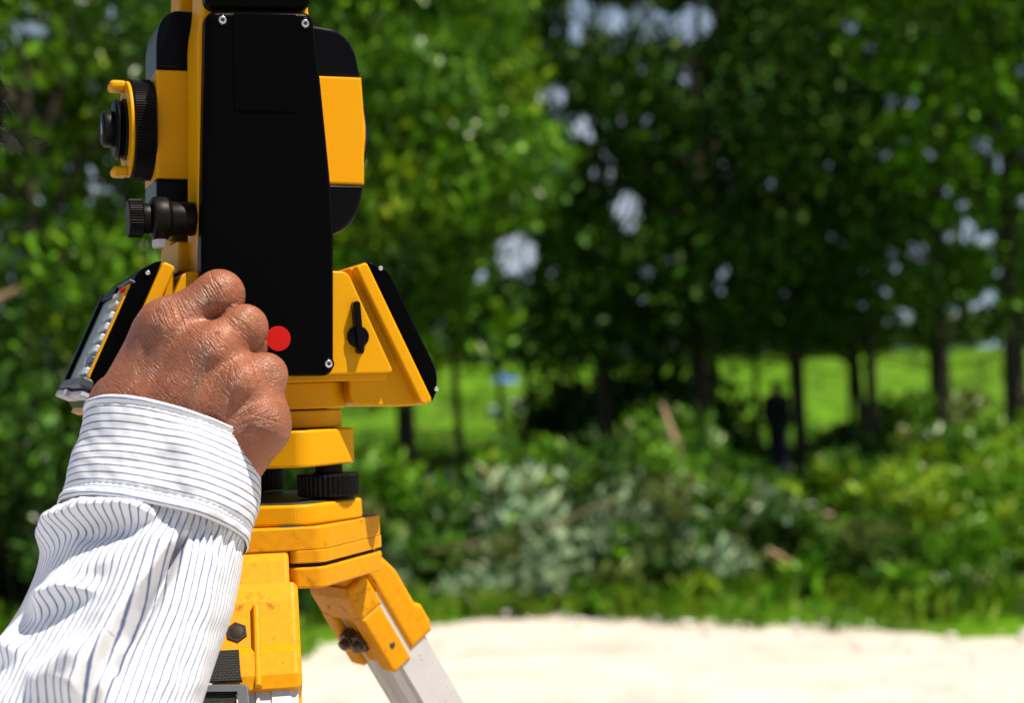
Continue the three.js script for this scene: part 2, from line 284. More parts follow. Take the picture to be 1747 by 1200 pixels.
// ------------------------------------------------------------------ tribrach
const PA = (a, r) => [Math.cos(a * Math.PI / 180) * r, Math.sin(a * Math.PI / 180) * r];
const yF = (px, py, d) => at(px, py, d).y;
const tri = (r, half, c) => [0, 120, 240].flatMap((k) => [[...PA(c + k - half, r)], [...PA(c + k + half, r)]]);
const tribY = yF(560, 893, 0.785);
const tb = thing('tribrach', 'yellow levelling base with black footscrews between instrument and tripod', 'tribrach', [0, tribY, 0]);
{
  const y = (py, d = 0.785) => yF(550, py, d) - tribY;
  part('body', upright(tri(0.0625, 20, 33), y(795), y(733), 0.0014, 0.006, 4), M.yellow, tb);
  part('base_plate', upright(tri(0.0655, 23, 31), y(892), y(857), 0.0016, 0.009, 4), M.yellow, tb);
  part('spring_plate', upright(tri(0.0615, 23, 31), y(857), y(854.5), 0.0004, 0.008, 2), std([0.045, 0.055, 0.05], 0.45, { metalness: 0.4 }), tb);
  for (const a of [22, 142, 262]) {
    const [x, z] = PA(a, 0.0485);
    const s = part('footscrew', [cylY(y(858), y(788), x, z, 0.0046, 24), cylY(y(816), y(790), x, z, 0.0082, 32)], M.gloss, tb);
    part('footscrew_knob', gearY(y(850), y(811), x, z, 0.0168, 38, 0.0008), M.rubber, s);
  }
  part('clamp_lever', [cylY(y(735), y(708), ...PA(30, 0.0435), 0.0062, 32, 0.0014)], M.gloss, tb);
  part('bubble_bracket', [box(-0.004, 0.006, y(803), y(795), 0.048, 0.052)], M.chrome, tb);
}

// ------------------------------------------------------------------ tripod
const tp = thing('tripod', 'worn yellow tripod with scuffed head and aluminium legs under the instrument', 'tripod', [0, 0, 0]);
{
  const hd = 0.765, y = (py) => yF(548, py, hd), R = 0.0725;
  const hex = [50, 110, 170, 230, 290, 350].map((a) => PA(a, R));
  const head = part('tripod_head', upright(hex, y(938), y(899), 0.0009, 0.006, 4), M.tripodYellow, tp);
  for (const [x, z, r] of [[0.028, 0.048, 0.008], [0.062, -0.006, 0.007]]) part('worn_edge', cylY(y(899.2), y(898.2), x, z, r, 20, 0.0003), M.barePatch, head, 'bare grey metal where the yellow paint has worn off');
  const lug = (k) => { const p = (a, r) => PA(a + k, r), ap = R * Math.cos(Math.PI / 6); const f = (dir, off) => { const [nx, nz] = p(dir, ap); const [tx, tz] = p(dir + 90, off); return [nx + tx, nz + tz]; };
    return [f(60, -0.0192), p(30, R), p(-30, R), f(-60, 0.0192), p(-40, 0.03), p(40, 0.03)]; };
  for (const k of [20, 140, 260]) {
    part('hinge_lug', upright(lug(k), y(960), y(937.9), 0.0006, 0.004, 3), M.tripodYellow, head);
    part('hinge_lug', upright(lug(k), y(1003), y(967), 0.0012, 0.004, 3), M.tripodYellow, head);
    part('hinge_pin', upright(lug(k).map(([a, b]) => [a * 0.93, b * 0.93]), y(968), y(959), 0.0003, 0.002, 1), M.darkSteel, head);
  }
  part('centre_screw', [cylY(y(1010), y(938), 0, 0, 0.02), cylY(y(1040), y(1010), 0, 0, 0.013)], M.rubber, tp);

  // one leg, built along its own axes: x across, y up the leg, z outwards
  const TILT = Math.atan(0.62), ap = R * Math.cos(Math.PI / 6);
  function leg(parent) {
    const g = [];
    const cs = (w, d) => [[-w, -d + 0.004], [-w + 0.006, -d + 0.004], [-w + 0.008, -d], [-w + 0.012, -d], [-w + 0.013, -d + 0.003], [w - 0.013, -d + 0.003], [w - 0.012, -d], [w - 0.008, -d], [w - 0.006, -d + 0.004], [w, -d + 0.004], [w, d - 0.003], [w - 0.004, d], [w - 0.013, d], [w - 0.0135, d - 0.0012], [w - 0.0185, d - 0.0012], [w - 0.019, d], [-w + 0.019, d], [-w + 0.0185, d - 0.0012], [-w + 0.0135, d - 0.0012], [-w + 0.013, d], [-w + 0.004, d], [-w, d - 0.003]];
    const L = part('leg', upright(cs(0.0198, 0.0145).map(([x, z]) => [x, z]), -0.86, -0.03, 0.0004, 0, 1), M.alu, parent);
    const W = 0.0218;
    const prism = (pts, x0, x1, b = 0.002) => { const e = slab(pts.map(([z, y]) => [-z, y]), x0, x1, b, 0, 4); return e.rotateY(Math.PI / 2); };   // (z, y) outline, from x0 to x1: rotateY sends x' = -z to z
    const neck = prism([[-0.013, 0.008, 0.003], [0.010, 0.008, 0.004], [0.014, -0.004, 0.004], [0.0145, -0.036], [-0.0165, -0.036]], -0.0178, 0.0178);
    const shoulder = prism([[-0.0165, -0.016, 0.002], [-0.0012, -0.016], [-0.0012, -0.038], [-0.0185, -0.038], [-0.0185, -0.022, 0.002]], -W, W, 0.003);
    const front = prism([[-0.0008, -0.0162], [0.0142, -0.0162, 0.003], [0.0174, -0.028, 0.006], [0.0174, -0.052, 0.002], [0.0205, -0.056, 0.002], [0.0205, -0.068, 0.003], [0.0180, -0.074, 0.003], [-0.0008, -0.074, 0.001]], -W, W, 0.0035);
    const ridge = slab([[-0.0017, -0.03], [0.0017, -0.03], [0.0017, -0.0735], [-0.0017, -0.0735]].map(([x, yy]) => [x + 0.0005, yy]), 0.0160, 0.0213, 0.0016);
    const back = [];
    for (const [a, b] of [[-W, -0.0098], [0.0098, W]]) back.push(prism([[-0.0188, -0.0365], [-0.0030, -0.0365], [-0.0030, -0.0775, 0.001], [-0.0165, -0.0775, 0.002], [-0.0188, -0.074]], a, b, 0.0025));
    back.push(prism([[-0.0140, -0.0365], [-0.0030, -0.0365], [-0.0030, -0.074], [-0.0140, -0.074]], -0.0108, 0.0108, 0.001));
    part('bracket', [neck, shoulder, front, ridge, ...back], M.tripodYellow, L);
    part('bolt', slab(gearPts(0.0056, 3, 0).filter((_, i) => i % 2 === 0).map(([a, b]) => [b - 0.0095, a - 0.0435]), 0.0165, 0.0181, 0.0003), M.darkSteel, L);
    part('bolt_head', [cylZ(0.0165, 0.0184, -0.0095, -0.0435, 0.0036, 20)], M.darkSteel, L);
    for (const [x, yy] of [[-0.0065, -0.055], [0.0065, -0.055]]) part('nut', [slab(gearPts(0.0062, 3, 0).filter((_, i) => i % 2 === 0).map(([a, b]) => [a + x, b + yy]), -0.0215, -0.014, 0.0006), cylZ(-0.0255, -0.02, x, yy, 0.0032, 16)], M.steel, L);
    part('hinge_nut', [box(-0.008, 0.008, -0.003, 0.006, -0.019, -0.012, 0.001)], M.steel, L);
    part('clamp_bolt', [cylX(-W - 0.0006, W + 0.0006, -0.062, -0.010, 0.0022, 20)], M.steel, L);
    // lower leg: narrower inner section down to the ground with a pointed shoe
    part('lower_leg', upright([[-0.0145, -0.011], [0.0145, -0.011], [0.0145, 0.011], [-0.0145, 0.011]], -1.43, -0.86, 0.001, 0.004), M.alu, L);
    part('shoe', [new THREE.CylinderGeometry(0.018, 0.012, 0.07, 20).translate(0, -1.46, 0), new THREE.ConeGeometry(0.0115, 0.05, 20).rotateX(Math.PI).translate(0, -1.518, 0)], M.tripodYellow, L);
    return L;
  }
  const first = leg(tp);
  const yh = (y(967) + y(938)) / 2;
  for (const a of [80, -40, 200]) {
    const l = a === 80 ? first : first.clone();
    if (l !== first) tp.add(l);
    const r = a * Math.PI / 180, out = new THREE.Vector3(Math.cos(r), 0, Math.sin(r));
    const yAxis = new THREE.Vector3(-Math.cos(r) * Math.sin(TILT), Math.cos(TILT), -Math.sin(r) * Math.sin(TILT)), xAxis = new THREE.Vector3(Math.sin(r), 0, -Math.cos(r)), zAxis = xAxis.clone().cross(yAxis);
    l.quaternion.setFromRotationMatrix(new THREE.Matrix4().makeBasis(xAxis, yAxis, zAxis));
    l.position.copy(out).multiplyScalar(ap - 0.010).setY(yh - 0.004);
  }
  // carrying strap round the near leg with its buckle
  const webT = tex(256, (u, v) => { const a = Math.sin((u * 2 + v) * Math.PI * 24), b = Math.sin((u * 2 - v) * Math.PI * 24); return 0.5 + 0.5 * Math.max(a, b) * Math.abs(Math.cos(u * Math.PI * 48)); }, false, 1 / 0.03);
  const web = std([0.014, 0.014, 0.015], 0.55, { bumpMap: webT, bumpScale: 0.0012 });
  const nl = first;
  const pxLeg = (px, py, z) => { const inv = new THREE.Matrix4().compose(nl.position, nl.quaternion, nl.scale).invert(), o = CAM.clone().applyMatrix4(inv), d = ray(px, py).transformDirection(inv), t = (z - o.z) / d.z; return [o.x + d.x * t, o.y + d.y * t]; };
  const q = (z, ...pp) => pp.map(([a, b]) => pxLeg(a, b, z));
  part('strap', [slab(q(0.0235, [330, 1112], [408, 1108], [411, 1150], [414, 1162], [330, 1164]), 0.0205, 0.0235, 0.0006), slab(q(0.0235, [300, 1182], [402, 1180], [408, 1230], [300, 1240]), 0.0205, 0.0240, 0.0006)], web, nl, 'black woven carrying strap');
  const bk = shapeOf(q(0.026, [318, 1169], [424, 1168], [430, 1240], [318, 1248]), 0.002); bk.holes.push(shapeOf(q(0.026, [326, 1179], [408, 1178], [412, 1232], [326, 1238]), 0.001));
  part('buckle', slab(bk, 0.0225, 0.0265, 0.0008), M.slate, nl, 'dark plastic strap buckle');
}
// ------------------------------------------------------------------ people: distance fields meshed by surface nets
const sminK = (a, b, k) => { const h = Math.max(k - Math.abs(a - b), 0) / k; return Math.min(a, b) - h * h * k * 0.25; };
const P3 = (v) => [v.x, v.y, v.z];
function cap(x, y, z, a, b, ra, rb) { // tapered capsule
  const bx = b[0] - a[0], by = b[1] - a[1], bz = b[2] - a[2], px = x - a[0], py = y - a[1], pz = z - a[2];
  const t = clamp((px * bx + py * by + pz * bz) / (bx * bx + by * by + bz * bz));
  return Math.hypot(px - bx * t, py - by * t, pz - bz * t) - (ra + (rb - ra) * t);
}
function ell(x, y, z, c, r) { const k0 = Math.hypot((x - c[0]) / r[0], (y - c[1]) / r[1], (z - c[2]) / r[2]), k1 = Math.hypot((x - c[0]) / r[0] ** 2, (y - c[1]) / r[1] ** 2, (z - c[2]) / r[2] ** 2); return k1 < 1e-9 ? -Math.min(...r) : k0 * (k0 - 1) / k1; }
function surfaceNets(field, lo, hi, cell) {
  const n = lo.map((l, i) => Math.ceil((hi[i] - l) / cell) + 1), [nx, ny, nz] = n, val = new Float32Array(nx * ny * nz);
  for (let k = 0, q = 0; k < nz; k++) for (let j = 0; j < ny; j++) for (let i = 0; i < nx; i++, q++) val[q] = field(lo[0] + i * cell, lo[1] + j * cell, lo[2] + k * cell);
  const id = new Int32Array(val.length).fill(-1), pos = [], idx = [], at3 = (i, j, k) => i + nx * (j + ny * k);
  for (let k = 0; k < nz - 1; k++) for (let j = 0; j < ny - 1; j++) for (let i = 0; i < nx - 1; i++) {
    let x = 0, y = 0, z = 0, c = 0;
    const e = (i0, j0, k0, i1, j1, k1) => { const a = val[at3(i + i0, j + j0, k + k0)], b = val[at3(i + i1, j + j1, k + k1)]; if ((a < 0) !== (b < 0)) { const t = a / (a - b); x += i0 + t * (i1 - i0); y += j0 + t * (j1 - j0); z += k0 + t * (k1 - k0); c++; } };
    for (const a of [0, 1]) for (const b of [0, 1]) { e(0, a, b, 1, a, b); e(a, 0, b, a, 1, b); e(a, b, 0, a, b, 1); }
    if (c) { id[at3(i, j, k)] = pos.length / 3; pos.push(lo[0] + (i + x / c) * cell, lo[1] + (j + y / c) * cell, lo[2] + (k + z / c) * cell); }
  }
  const quad = (a, b, c, d, flip) => { if (a < 0 || b < 0 || c < 0 || d < 0) return; flip ? idx.push(a, c, b, a, d, c) : idx.push(a, b, c, a, c, d); };
  for (let k = 1; k < nz - 1; k++) for (let j = 1; j < ny - 1; j++) for (let i = 1; i < nx - 1; i++) {
    const a = val[at3(i, j, k)] < 0;
    if (a !== (val[at3(i + 1, j, k)] < 0)) quad(id[at3(i, j - 1, k - 1)], id[at3(i, j, k - 1)], id[at3(i, j, k)], id[at3(i, j - 1, k)], !a);
    if (a !== (val[at3(i, j + 1, k)] < 0)) quad(id[at3(i - 1, j, k - 1)], id[at3(i - 1, j, k)], id[at3(i, j, k)], id[at3(i, j, k - 1)], !a);
    if (a !== (val[at3(i, j, k + 1)] < 0)) quad(id[at3(i - 1, j - 1, k)], id[at3(i, j - 1, k)], id[at3(i, j, k)], id[at3(i - 1, j, k)], !a);
  }
  const g = new THREE.BufferGeometry();
  g.setAttribute('position', new THREE.Float32BufferAttribute(pos, 3)); g.setIndex(idx);
  const nr = new Float32Array(pos.length), h = cell * 0.5;
  for (let i = 0; i < pos.length; i += 3) { const x = pos[i], y = pos[i + 1], z = pos[i + 2]; const v = new THREE.Vector3(field(x + h, y, z) - field(x - h, y, z), field(x, y + h, z) - field(x, y - h, z), field(x, y, z + h) - field(x, y, z - h)).normalize(); nr[i] = v.x; nr[i + 1] = v.y; nr[i + 2] = v.z; }
  g.setAttribute('normal', new THREE.BufferAttribute(nr, 3));
  return g;
}
const bounds = (pts, m) => [0, 1].map((s) => [0, 1, 2].map((c) => s ? Math.max(...pts.map((p) => p[c])) + m : Math.min(...pts.map((p) => p[c])) - m));

// --- the surveyor's joints, from the photograph
const A = (px, py, d) => P3(at(px, py, d));
const J = {
  wrist: A(292, 770, 0.722), elbow: A(25, 1690, 0.628), shoulder: A(-490, 870, 0.665), neck: A(-440, 640, 0.83), head: A(-340, 240, 0.83),
  farShoulder: A(-430, 760, 1.02), chest: A(-480, 900, 0.85),
};
// the right hand
// the back of the hand leans away from the camera towards the fingers
const AH = (px, py, d) => A(px, py, d + clamp(0.004 + (600 - py) * 0.000125, -0.017, 0.0125));
const Hd = (() => {
  const c = [], add = (g, a, b, ra, rb) => c.push([g, a, b, ra, rb]);
  const palmBones = [
    [AH(238, 700, 0.720), AH(287, 556, 0.7015), 0.0135, 0.0128], [AH(287, 712, 0.711), AH(360, 600, 0.694), 0.0140, 0.0122],
    [AH(336, 736, 0.711), AH(413, 657, 0.697), 0.0140, 0.0112], [AH(384, 768, 0.719), AH(446, 724, 0.706), 0.0140, 0.0108],
    [AH(238, 700, 0.734), AH(300, 590, 0.724), 0.014, 0.012], [AH(384, 768, 0.733), AH(420, 690, 0.722), 0.013, 0.011], [AH(310, 720, 0.735), AH(360, 640, 0.725), 0.014, 0.012],
    [AH(214, 672, 0.727), AH(262, 575, 0.716), 0.0115, 0.0098],                                       // first web muscle
    [AH(402, 772, 0.725), AH(449, 738, 0.716), 0.0125, 0.0108], [AH(384, 768, 0.719), AH(436, 690, 0.712), 0.0130, 0.0112],                                       // little-finger edge
    [AH(236, 706, 0.722), AH(200, 850, 0.715), 0.0165, 0.020], [AH(384, 776, 0.724), AH(320, 900, 0.715), 0.0150, 0.020], [AH(310, 750, 0.722), AH(250, 880, 0.712), 0.0200, 0.024],
    [AH(284, 566, 0.7085), AH(352, 612, 0.7025), 0.0104, 0.0100], [AH(354, 612, 0.7025), AH(402, 664, 0.7050), 0.0104, 0.0098], [AH(404, 664, 0.7040), AH(436, 722, 0.7115), 0.0102, 0.0096], [AH(340, 694, 0.708), AH(420, 715, 0.712), 0.0135, 0.0110],
    [AH(192, 690, 0.742), AH(188, 655, 0.755), 0.0115, 0.0105],
  ];
  const chains = [
    [AH(287, 556, 0.7015), AH(375, 503, 0.700), AH(382, 536, 0.727), AH(376, 566, 0.742), [0.0120, 0.0108, 0.0094, 0.0080]],
    [AH(360, 600, 0.694), AH(418, 559, 0.697), AH(421, 592, 0.724), AH(404, 614, 0.740), [0.0112, 0.0097, 0.0088, 0.0078]],
    [AH(413, 655, 0.700), AH(453, 640, 0.703), AH(452, 666, 0.725), AH(430, 675, 0.738), [0.0100, 0.0092, 0.0083, 0.0074]],
    [AH(446, 724, 0.710), AH(456, 716, 0.728), AH(446, 702, 0.742), AH(432, 690, 0.750), [0.0106, 0.0094, 0.0080, 0.0068]],
    [AH(188, 655, 0.752), AH(235, 600, 0.765), AH(300, 575, 0.764), AH(345, 590, 0.757), [0.0115, 0.0105, 0.0100, 0.0085]],   // thumb, behind the hand
  ];
  const tendons = [[AH(300, 690, 0.6975), AH(362, 603, 0.6825), 0.0030, 0.0032], [AH(350, 722, 0.6975), AH(412, 658, 0.6870), 0.0027, 0.003], [AH(252, 672, 0.7065), AH(288, 560, 0.6895), 0.0027, 0.003]];
  const veins = [[AH(322, 690, 0.6975), AH(338, 655, 0.6920), 0.0021, 0.0021], [AH(338, 655, 0.6920), AH(352, 598, 0.6835), 0.0021, 0.0017]];
  const knuckles = [[AH(290, 553, 0.6925), 0.0105], [AH(372, 592, 0.6860), 0.0092], [AH(414, 652, 0.6890), 0.0085], [AH(450, 716, 0.6990), 0.0082]];
  const field = (x, y, z) => {
    let p = 1e9; for (const [a, b, ra, rb] of palmBones) p = sminK(p, cap(x, y, z, a, b, ra, rb), 0.0125);
    for (const [q, r] of knuckles) p = sminK(p, Math.hypot(x - q[0], y - q[1], z - q[2]) - r * 0.68, 0.007);
    for (const [a, b, ra, rb] of tendons) p = sminK(p, cap(x, y, z, a, b, ra, rb), 0.0045);
    for (const [a, b, ra, rb] of veins) p = sminK(p, cap(x, y, z, a, b, ra, rb), 0.003);
    let f = 1e9;
    for (const ch of chains) { const r = ch[4]; let d = 1e9; for (let i = 0; i < 3; i++) d = sminK(d, cap(x, y, z, ch[i], ch[i + 1], r[i], r[i + 1]), 0.006);
      d = sminK(d, Math.hypot(x - ch[1][0], y - ch[1][1], z - ch[1][2]) - r[1] * 1.0, 0.003); f = sminK(f, d, 0.0008); }
    return sminK(p, f, 0.0050);
  };
  return { field, chains, palmBones };
})();
const handLo = bounds([A(150, 700, 0.74), A(488, 700, 0.70), A(380, 465, 0.70), A(240, 900, 0.70), A(300, 700, 0.77), A(330, 640, 0.662), A(330, 640, 0.78)], 0.012);

// skin: fine cells, creases across the fingers and over the knuckles; u, v run over the back of the hand (metres / 0.16)
const HU = 0.16, hc = A(310, 660, 0.70);
const skinUV = (g) => { const p = g.attributes.position, u = new Float32Array(p.count * 2); for (let i = 0; i < p.count; i++) { u[2 * i] = (p.getX(i) - hc[0]) / HU + 0.5; u[2 * i + 1] = (p.getY(i) - hc[1]) / HU + 0.5; } g.setAttribute('uv', new THREE.BufferAttribute(u, 2)); return g; };
const creases = [];
{ // creases: [u, v, direction along the crease, half length, width, depth, bow]
  const r = rng(31), uv = (q) => [(q[0] - hc[0]) / HU + 0.5, (q[1] - hc[1]) / HU + 0.5];
  const W3 = [0.0125, 0.0112, 0.0105, 0.0095];
  Hd.chains.slice(0, 4).forEach((ch, f) => {
    const a = uv(ch[0]), b = uv(ch[1]), dx = b[0] - a[0], dy = b[1] - a[1], L = Math.hypot(dx, dy), tx = dx / L, ty = dy / L;
    for (let i = 0; i < 15; i++) { const t = i < 6 ? mix(0.86, 1.12, i / 5) : mix(0.02, 0.55, (i - 6) / 8) + (r() - 0.5) * 0.04; const off = (r() - 0.5) * 0.03; creases.push([a[0] + dx * t - ty * off, a[1] + dy * t + tx * off, -ty + tx * (r() - 0.5) * 0.3, tx + ty * (r() - 0.5) * 0.3, W3[f] * (0.45 + 0.45 * r()) / HU, (i < 6 ? 0.00042 : 0.00030) / HU, i < 6 ? 0.8 : 0.5, (r() - 0.5) * 12 - 5]); }
    for (let i = 0; i < 12; i++) { const an = r() * 6.28, q = r() * 0.05; creases.push([a[0] + Math.cos(an) * q, a[1] + Math.sin(an) * q, -ty + (r() - 0.5) * 0.8, tx + (r() - 0.5) * 0.8, (0.003 + 0.005 * r()) / HU, 0.00028 / HU, 0.55, (r() - 0.5) * 20]); }
  });
}
const skinH = (u, v) => { // height 0..1
  const wu = u + 0.006 * pn(u * 26, v * 26, 1), wv = v + 0.006 * pn(u * 26, v * 26, 7);
  const a = -0.42 + 0.35 * pn(u * 5, v * 5, 11), x = wu * Math.cos(a) + wv * Math.sin(a), y = -wu * Math.sin(a) + wv * Math.cos(a);
  const r1 = 1 - Math.abs(pn(x * 46, y * 170, 2)) * 2.2, r2 = 1 - Math.abs(pn(x * 95 + 40, y * 130, 5)) * 2.2, r3 = 1 - Math.abs(pn(x * 240, y * 330, 9)) * 2;
  let h = 0.62 - 0.22 * Math.pow(clamp(r1), 4) * clamp(0.75 + 1.1 * pn(u * 14, v * 14, 20)) - 0.12 * Math.pow(clamp(r2), 4) * clamp(0.7 + 1.2 * pn(u * 17, v * 17, 26)) - 0.045 * Math.pow(clamp(r3), 2) + 0.07 * pn(u * 40, v * 40, 3);
  let c = 0;
  for (const [cu, cv, dx, dy, l, w, k, bow] of creases) { const px = u - cu, py = v - cv; if (Math.abs(px) > 0.09 || Math.abs(py) > 0.09) continue; const t = px * dx + py * dy; if (Math.abs(t) > l) continue; const n = -px * dy + py * dx + bow * t * t * 0.4 + 0.002 * pn(u * 90, v * 90, l * 99); const q = k * Math.exp(-(n * n) / (w * w)) * (1 - (t / l) ** 2); if (q > c) c = q; }
  return clamp(h - c * 0.5);
};
const skinBump = tex(1536, skinH, false);
const vein = (u, v, x0, y0, x1, y1) => { const a = A(x0, y0, 0.69), b = A(x1, y1, 0.685), x = (u - 0.5) * HU + hc[0] + 0.0012 * pn(u * 30, v * 30, 2), y = (v - 0.5) * HU + hc[1]; const dx = b[0] - a[0], dy = b[1] - a[1], t = clamp(((x - a[0]) * dx + (y - a[1]) * dy) / (dx * dx + dy * dy)), n = Math.hypot(x - a[0] - dx * t, y - a[1] - dy * t); return Math.exp(-(n * n) / (0.0022 * 0.0022)); };
const skinMap = tex(512, (u, v) => { const m = 0.5 + fbm(u * 9, v * 9, 4, 4), s = fbm(u * 70, v * 70, 8, 3), mole = pn(u * 42, v * 42, 12) > 0.62 ? 0.35 : 0; const k = 1 + 0.30 * s - mole; const vn = 0.30 * Math.max(vein(u, v, 322, 700, 338, 650), vein(u, v, 338, 650, 354, 596)); return [toS(clamp((0.210 + 0.058 * m) * k * (1 - vn))), toS(clamp((0.073 + 0.024 * m) * k * (1 - vn * 0.4))), toS(clamp((0.038 + 0.014 * m) * k))]; });
const skin = phys([1, 1, 1], 0.41, { map: skinMap, bumpMap: skinBump, bumpScale: 0.0016, specularIntensity: 0.8 });
// ------------------------------------------------------------------ shirt cloth, forearm sleeve and cuff
function stripeMat(which) { // thin blue lines every 3.4 mm across u (1) or along v (2); cloth weave as relief
  const r = rng(3), jit = Array.from({ length: 8 }, () => (r() - 0.5) * 0.12);
  const f = (u, v) => { const q = (which === 1 ? u : v) * 8, i = Math.floor(q) % 8, w = 0.080 + 0.025 * pn(u * 12, v * 12, 4), x = Math.abs(q - Math.floor(q) - 0.5 + jit[i] * 0.3); const k = sstep(w + 0.05, w - 0.03, x); const thr = 0.92 + 0.08 * Math.sin((which === 1 ? v : u) * 520); const n = 0.015 * pn(u * 20, v * 20, 2); return [mix(0.905 + n, 0.33, k * thr), mix(0.905 + n, 0.39, k * thr), mix(0.915 + n, 0.56, k * thr)]; };
  const S = 0.0034 * 8;
  const map = tex(512, f, true, 1 / S), weave = tex(256, (u, v) => 0.5 + 0.25 * Math.sin(u * Math.PI * 2 * 64) * Math.sin(v * Math.PI * 2 * 64) + 0.5 * (rnd0() - 0.5), false, 1 / 0.02);
  return phys([0.80, 0.83, 0.875], 0.85, { map, bumpMap: weave, bumpScale: 0.00008, side: THREE.DoubleSide, sheen: 0.2, sheenRoughness: 0.6 });
}
const bodyUV = (g) => { const p = g.attributes.position, u = new Float32Array(p.count * 2); for (let i = 0; i < p.count; i++) { u[2 * i] = Math.atan2(p.getZ(i) - J.chest[2], p.getX(i) - J.chest[0] + 0.05) * 0.15; u[2 * i + 1] = p.getY(i); } g.setAttribute('uv', new THREE.BufferAttribute(u, 2)); return g; };
// a tube through rings; each ring: left and right silhouette pixel, nearest pixel, their depths
function rings(list, nt, na, fold, thick) {
  const R = list.map(([l, r, n, dc, dn]) => { const L = at(l[0], l[1], dc), Rr = at(r[0], r[1], dc), N = at(n[0], n[1], dn), c = L.clone().add(Rr).multiplyScalar(0.5); return { c, h: Rr.sub(c), f: N.sub(c) }; });
  const cc = new THREE.CatmullRomCurve3(R.map((q) => q.c)), ch = new THREE.CatmullRomCurve3(R.map((q) => q.h)), cf = new THREE.CatmullRomCurve3(R.map((q) => q.f));
  const P = (t, a) => { const c = cc.getPoint(t), h = ch.getPoint(t), f = cf.getPoint(t); const ca = Math.cos(a), sa = Math.sin(a), s = 0.9, x = Math.sign(ca) * Math.pow(Math.abs(ca), s), y = Math.sign(sa) * Math.pow(Math.abs(sa), s); return c.addScaledVector(h, x).addScaledVector(f, y); };
  const pos = [], uv = [], idx = [];
  const N1 = na + 1;
  for (let i = 0; i <= nt; i++) { const t = i / nt; for (let j = 0; j <= na; j++) {
    const a = Math.PI - (j / na) * Math.PI * 2 + 0.0001, p = P(t, a), c = cc.getPoint(t), e = 1e-3;
    const n = P(t, a - e).sub(P(t, a + e)).cross(P(Math.min(t + e, 1), a).sub(P(Math.max(t - e, 0), a))).normalize(); if (n.dot(p.clone().sub(c)) < 0) n.negate();
    const d = fold(p, t, a, n) + (thick || 0);
    p.addScaledVector(n, d); pos.push(p.x, p.y, p.z); uv.push(0, 0); } }
  // uv in metres: along the ring (taken at a middle ring so that lines stay with the cloth) and along the tube
  const su = [0], ang = (j) => Math.PI - (j / na) * Math.PI * 2 + 0.0001; for (let j = 1; j <= na; j++) su.push(su[j - 1] + P(0.35, ang(j)).distanceTo(P(0.35, ang(j - 1))));
  const sv = [0]; for (let i = 1; i <= nt; i++) { const a = P((i - 1) / nt, Math.PI / 2), b = P(i / nt, Math.PI / 2); sv.push(sv[i - 1] + a.distanceTo(b)); }
  for (let i = 0; i <= nt; i++) for (let j = 0; j <= na; j++) { uv[(i * N1 + j) * 2] = su[j]; uv[(i * N1 + j) * 2 + 1] = sv[i]; }
  for (let i = 0; i < nt; i++) for (let j = 0; j < na; j++) { const a = i * N1 + j, b = a + 1, c = a + N1, d = c + 1; idx.push(a, c, b, b, c, d); }
  const g = new THREE.BufferGeometry(); g.setAttribute('position', new THREE.Float32BufferAttribute(pos, 3)); g.setAttribute('uv', new THREE.Float32BufferAttribute(uv, 2)); g.setIndex(idx); g.computeVertexNormals(); return g;
}
// a fold: a crest along a line of points, steep on one side; w0/w1 widths left and right of the travel, in pixels
function crest(pts, w0, w1, hgt, endFade = 0.15) {
  const seg = []; let tot = 0; for (let i = 1; i < pts.length; i++) { const dx = pts[i][0] - pts[i - 1][0], dy = pts[i][1] - pts[i - 1][1], l = Math.hypot(dx, dy); seg.push([pts[i - 1], dx / l, dy / l, l, tot]); tot += l; }
  return (x, y) => { let best = 1e9, sd = 0, tt = 0; for (const [p, dx, dy, l, o] of seg) { const qx = x - p[0], qy = y - p[1], t = clamp(qx * dx + qy * dy, 0, l), n = Math.hypot(qx - dx * t, qy - dy * t); if (n < best) { best = n; sd = qx * dy - qy * dx; tt = (o + t) / tot; } }
    const w = sd > 0 ? w0 : w1, q = best / w; return q > 3 ? 0 : hgt * Math.exp(-q * q) * sstep(0, endFade, tt + 0.001) * sstep(0, endFade, 1.001 - tt); };
}
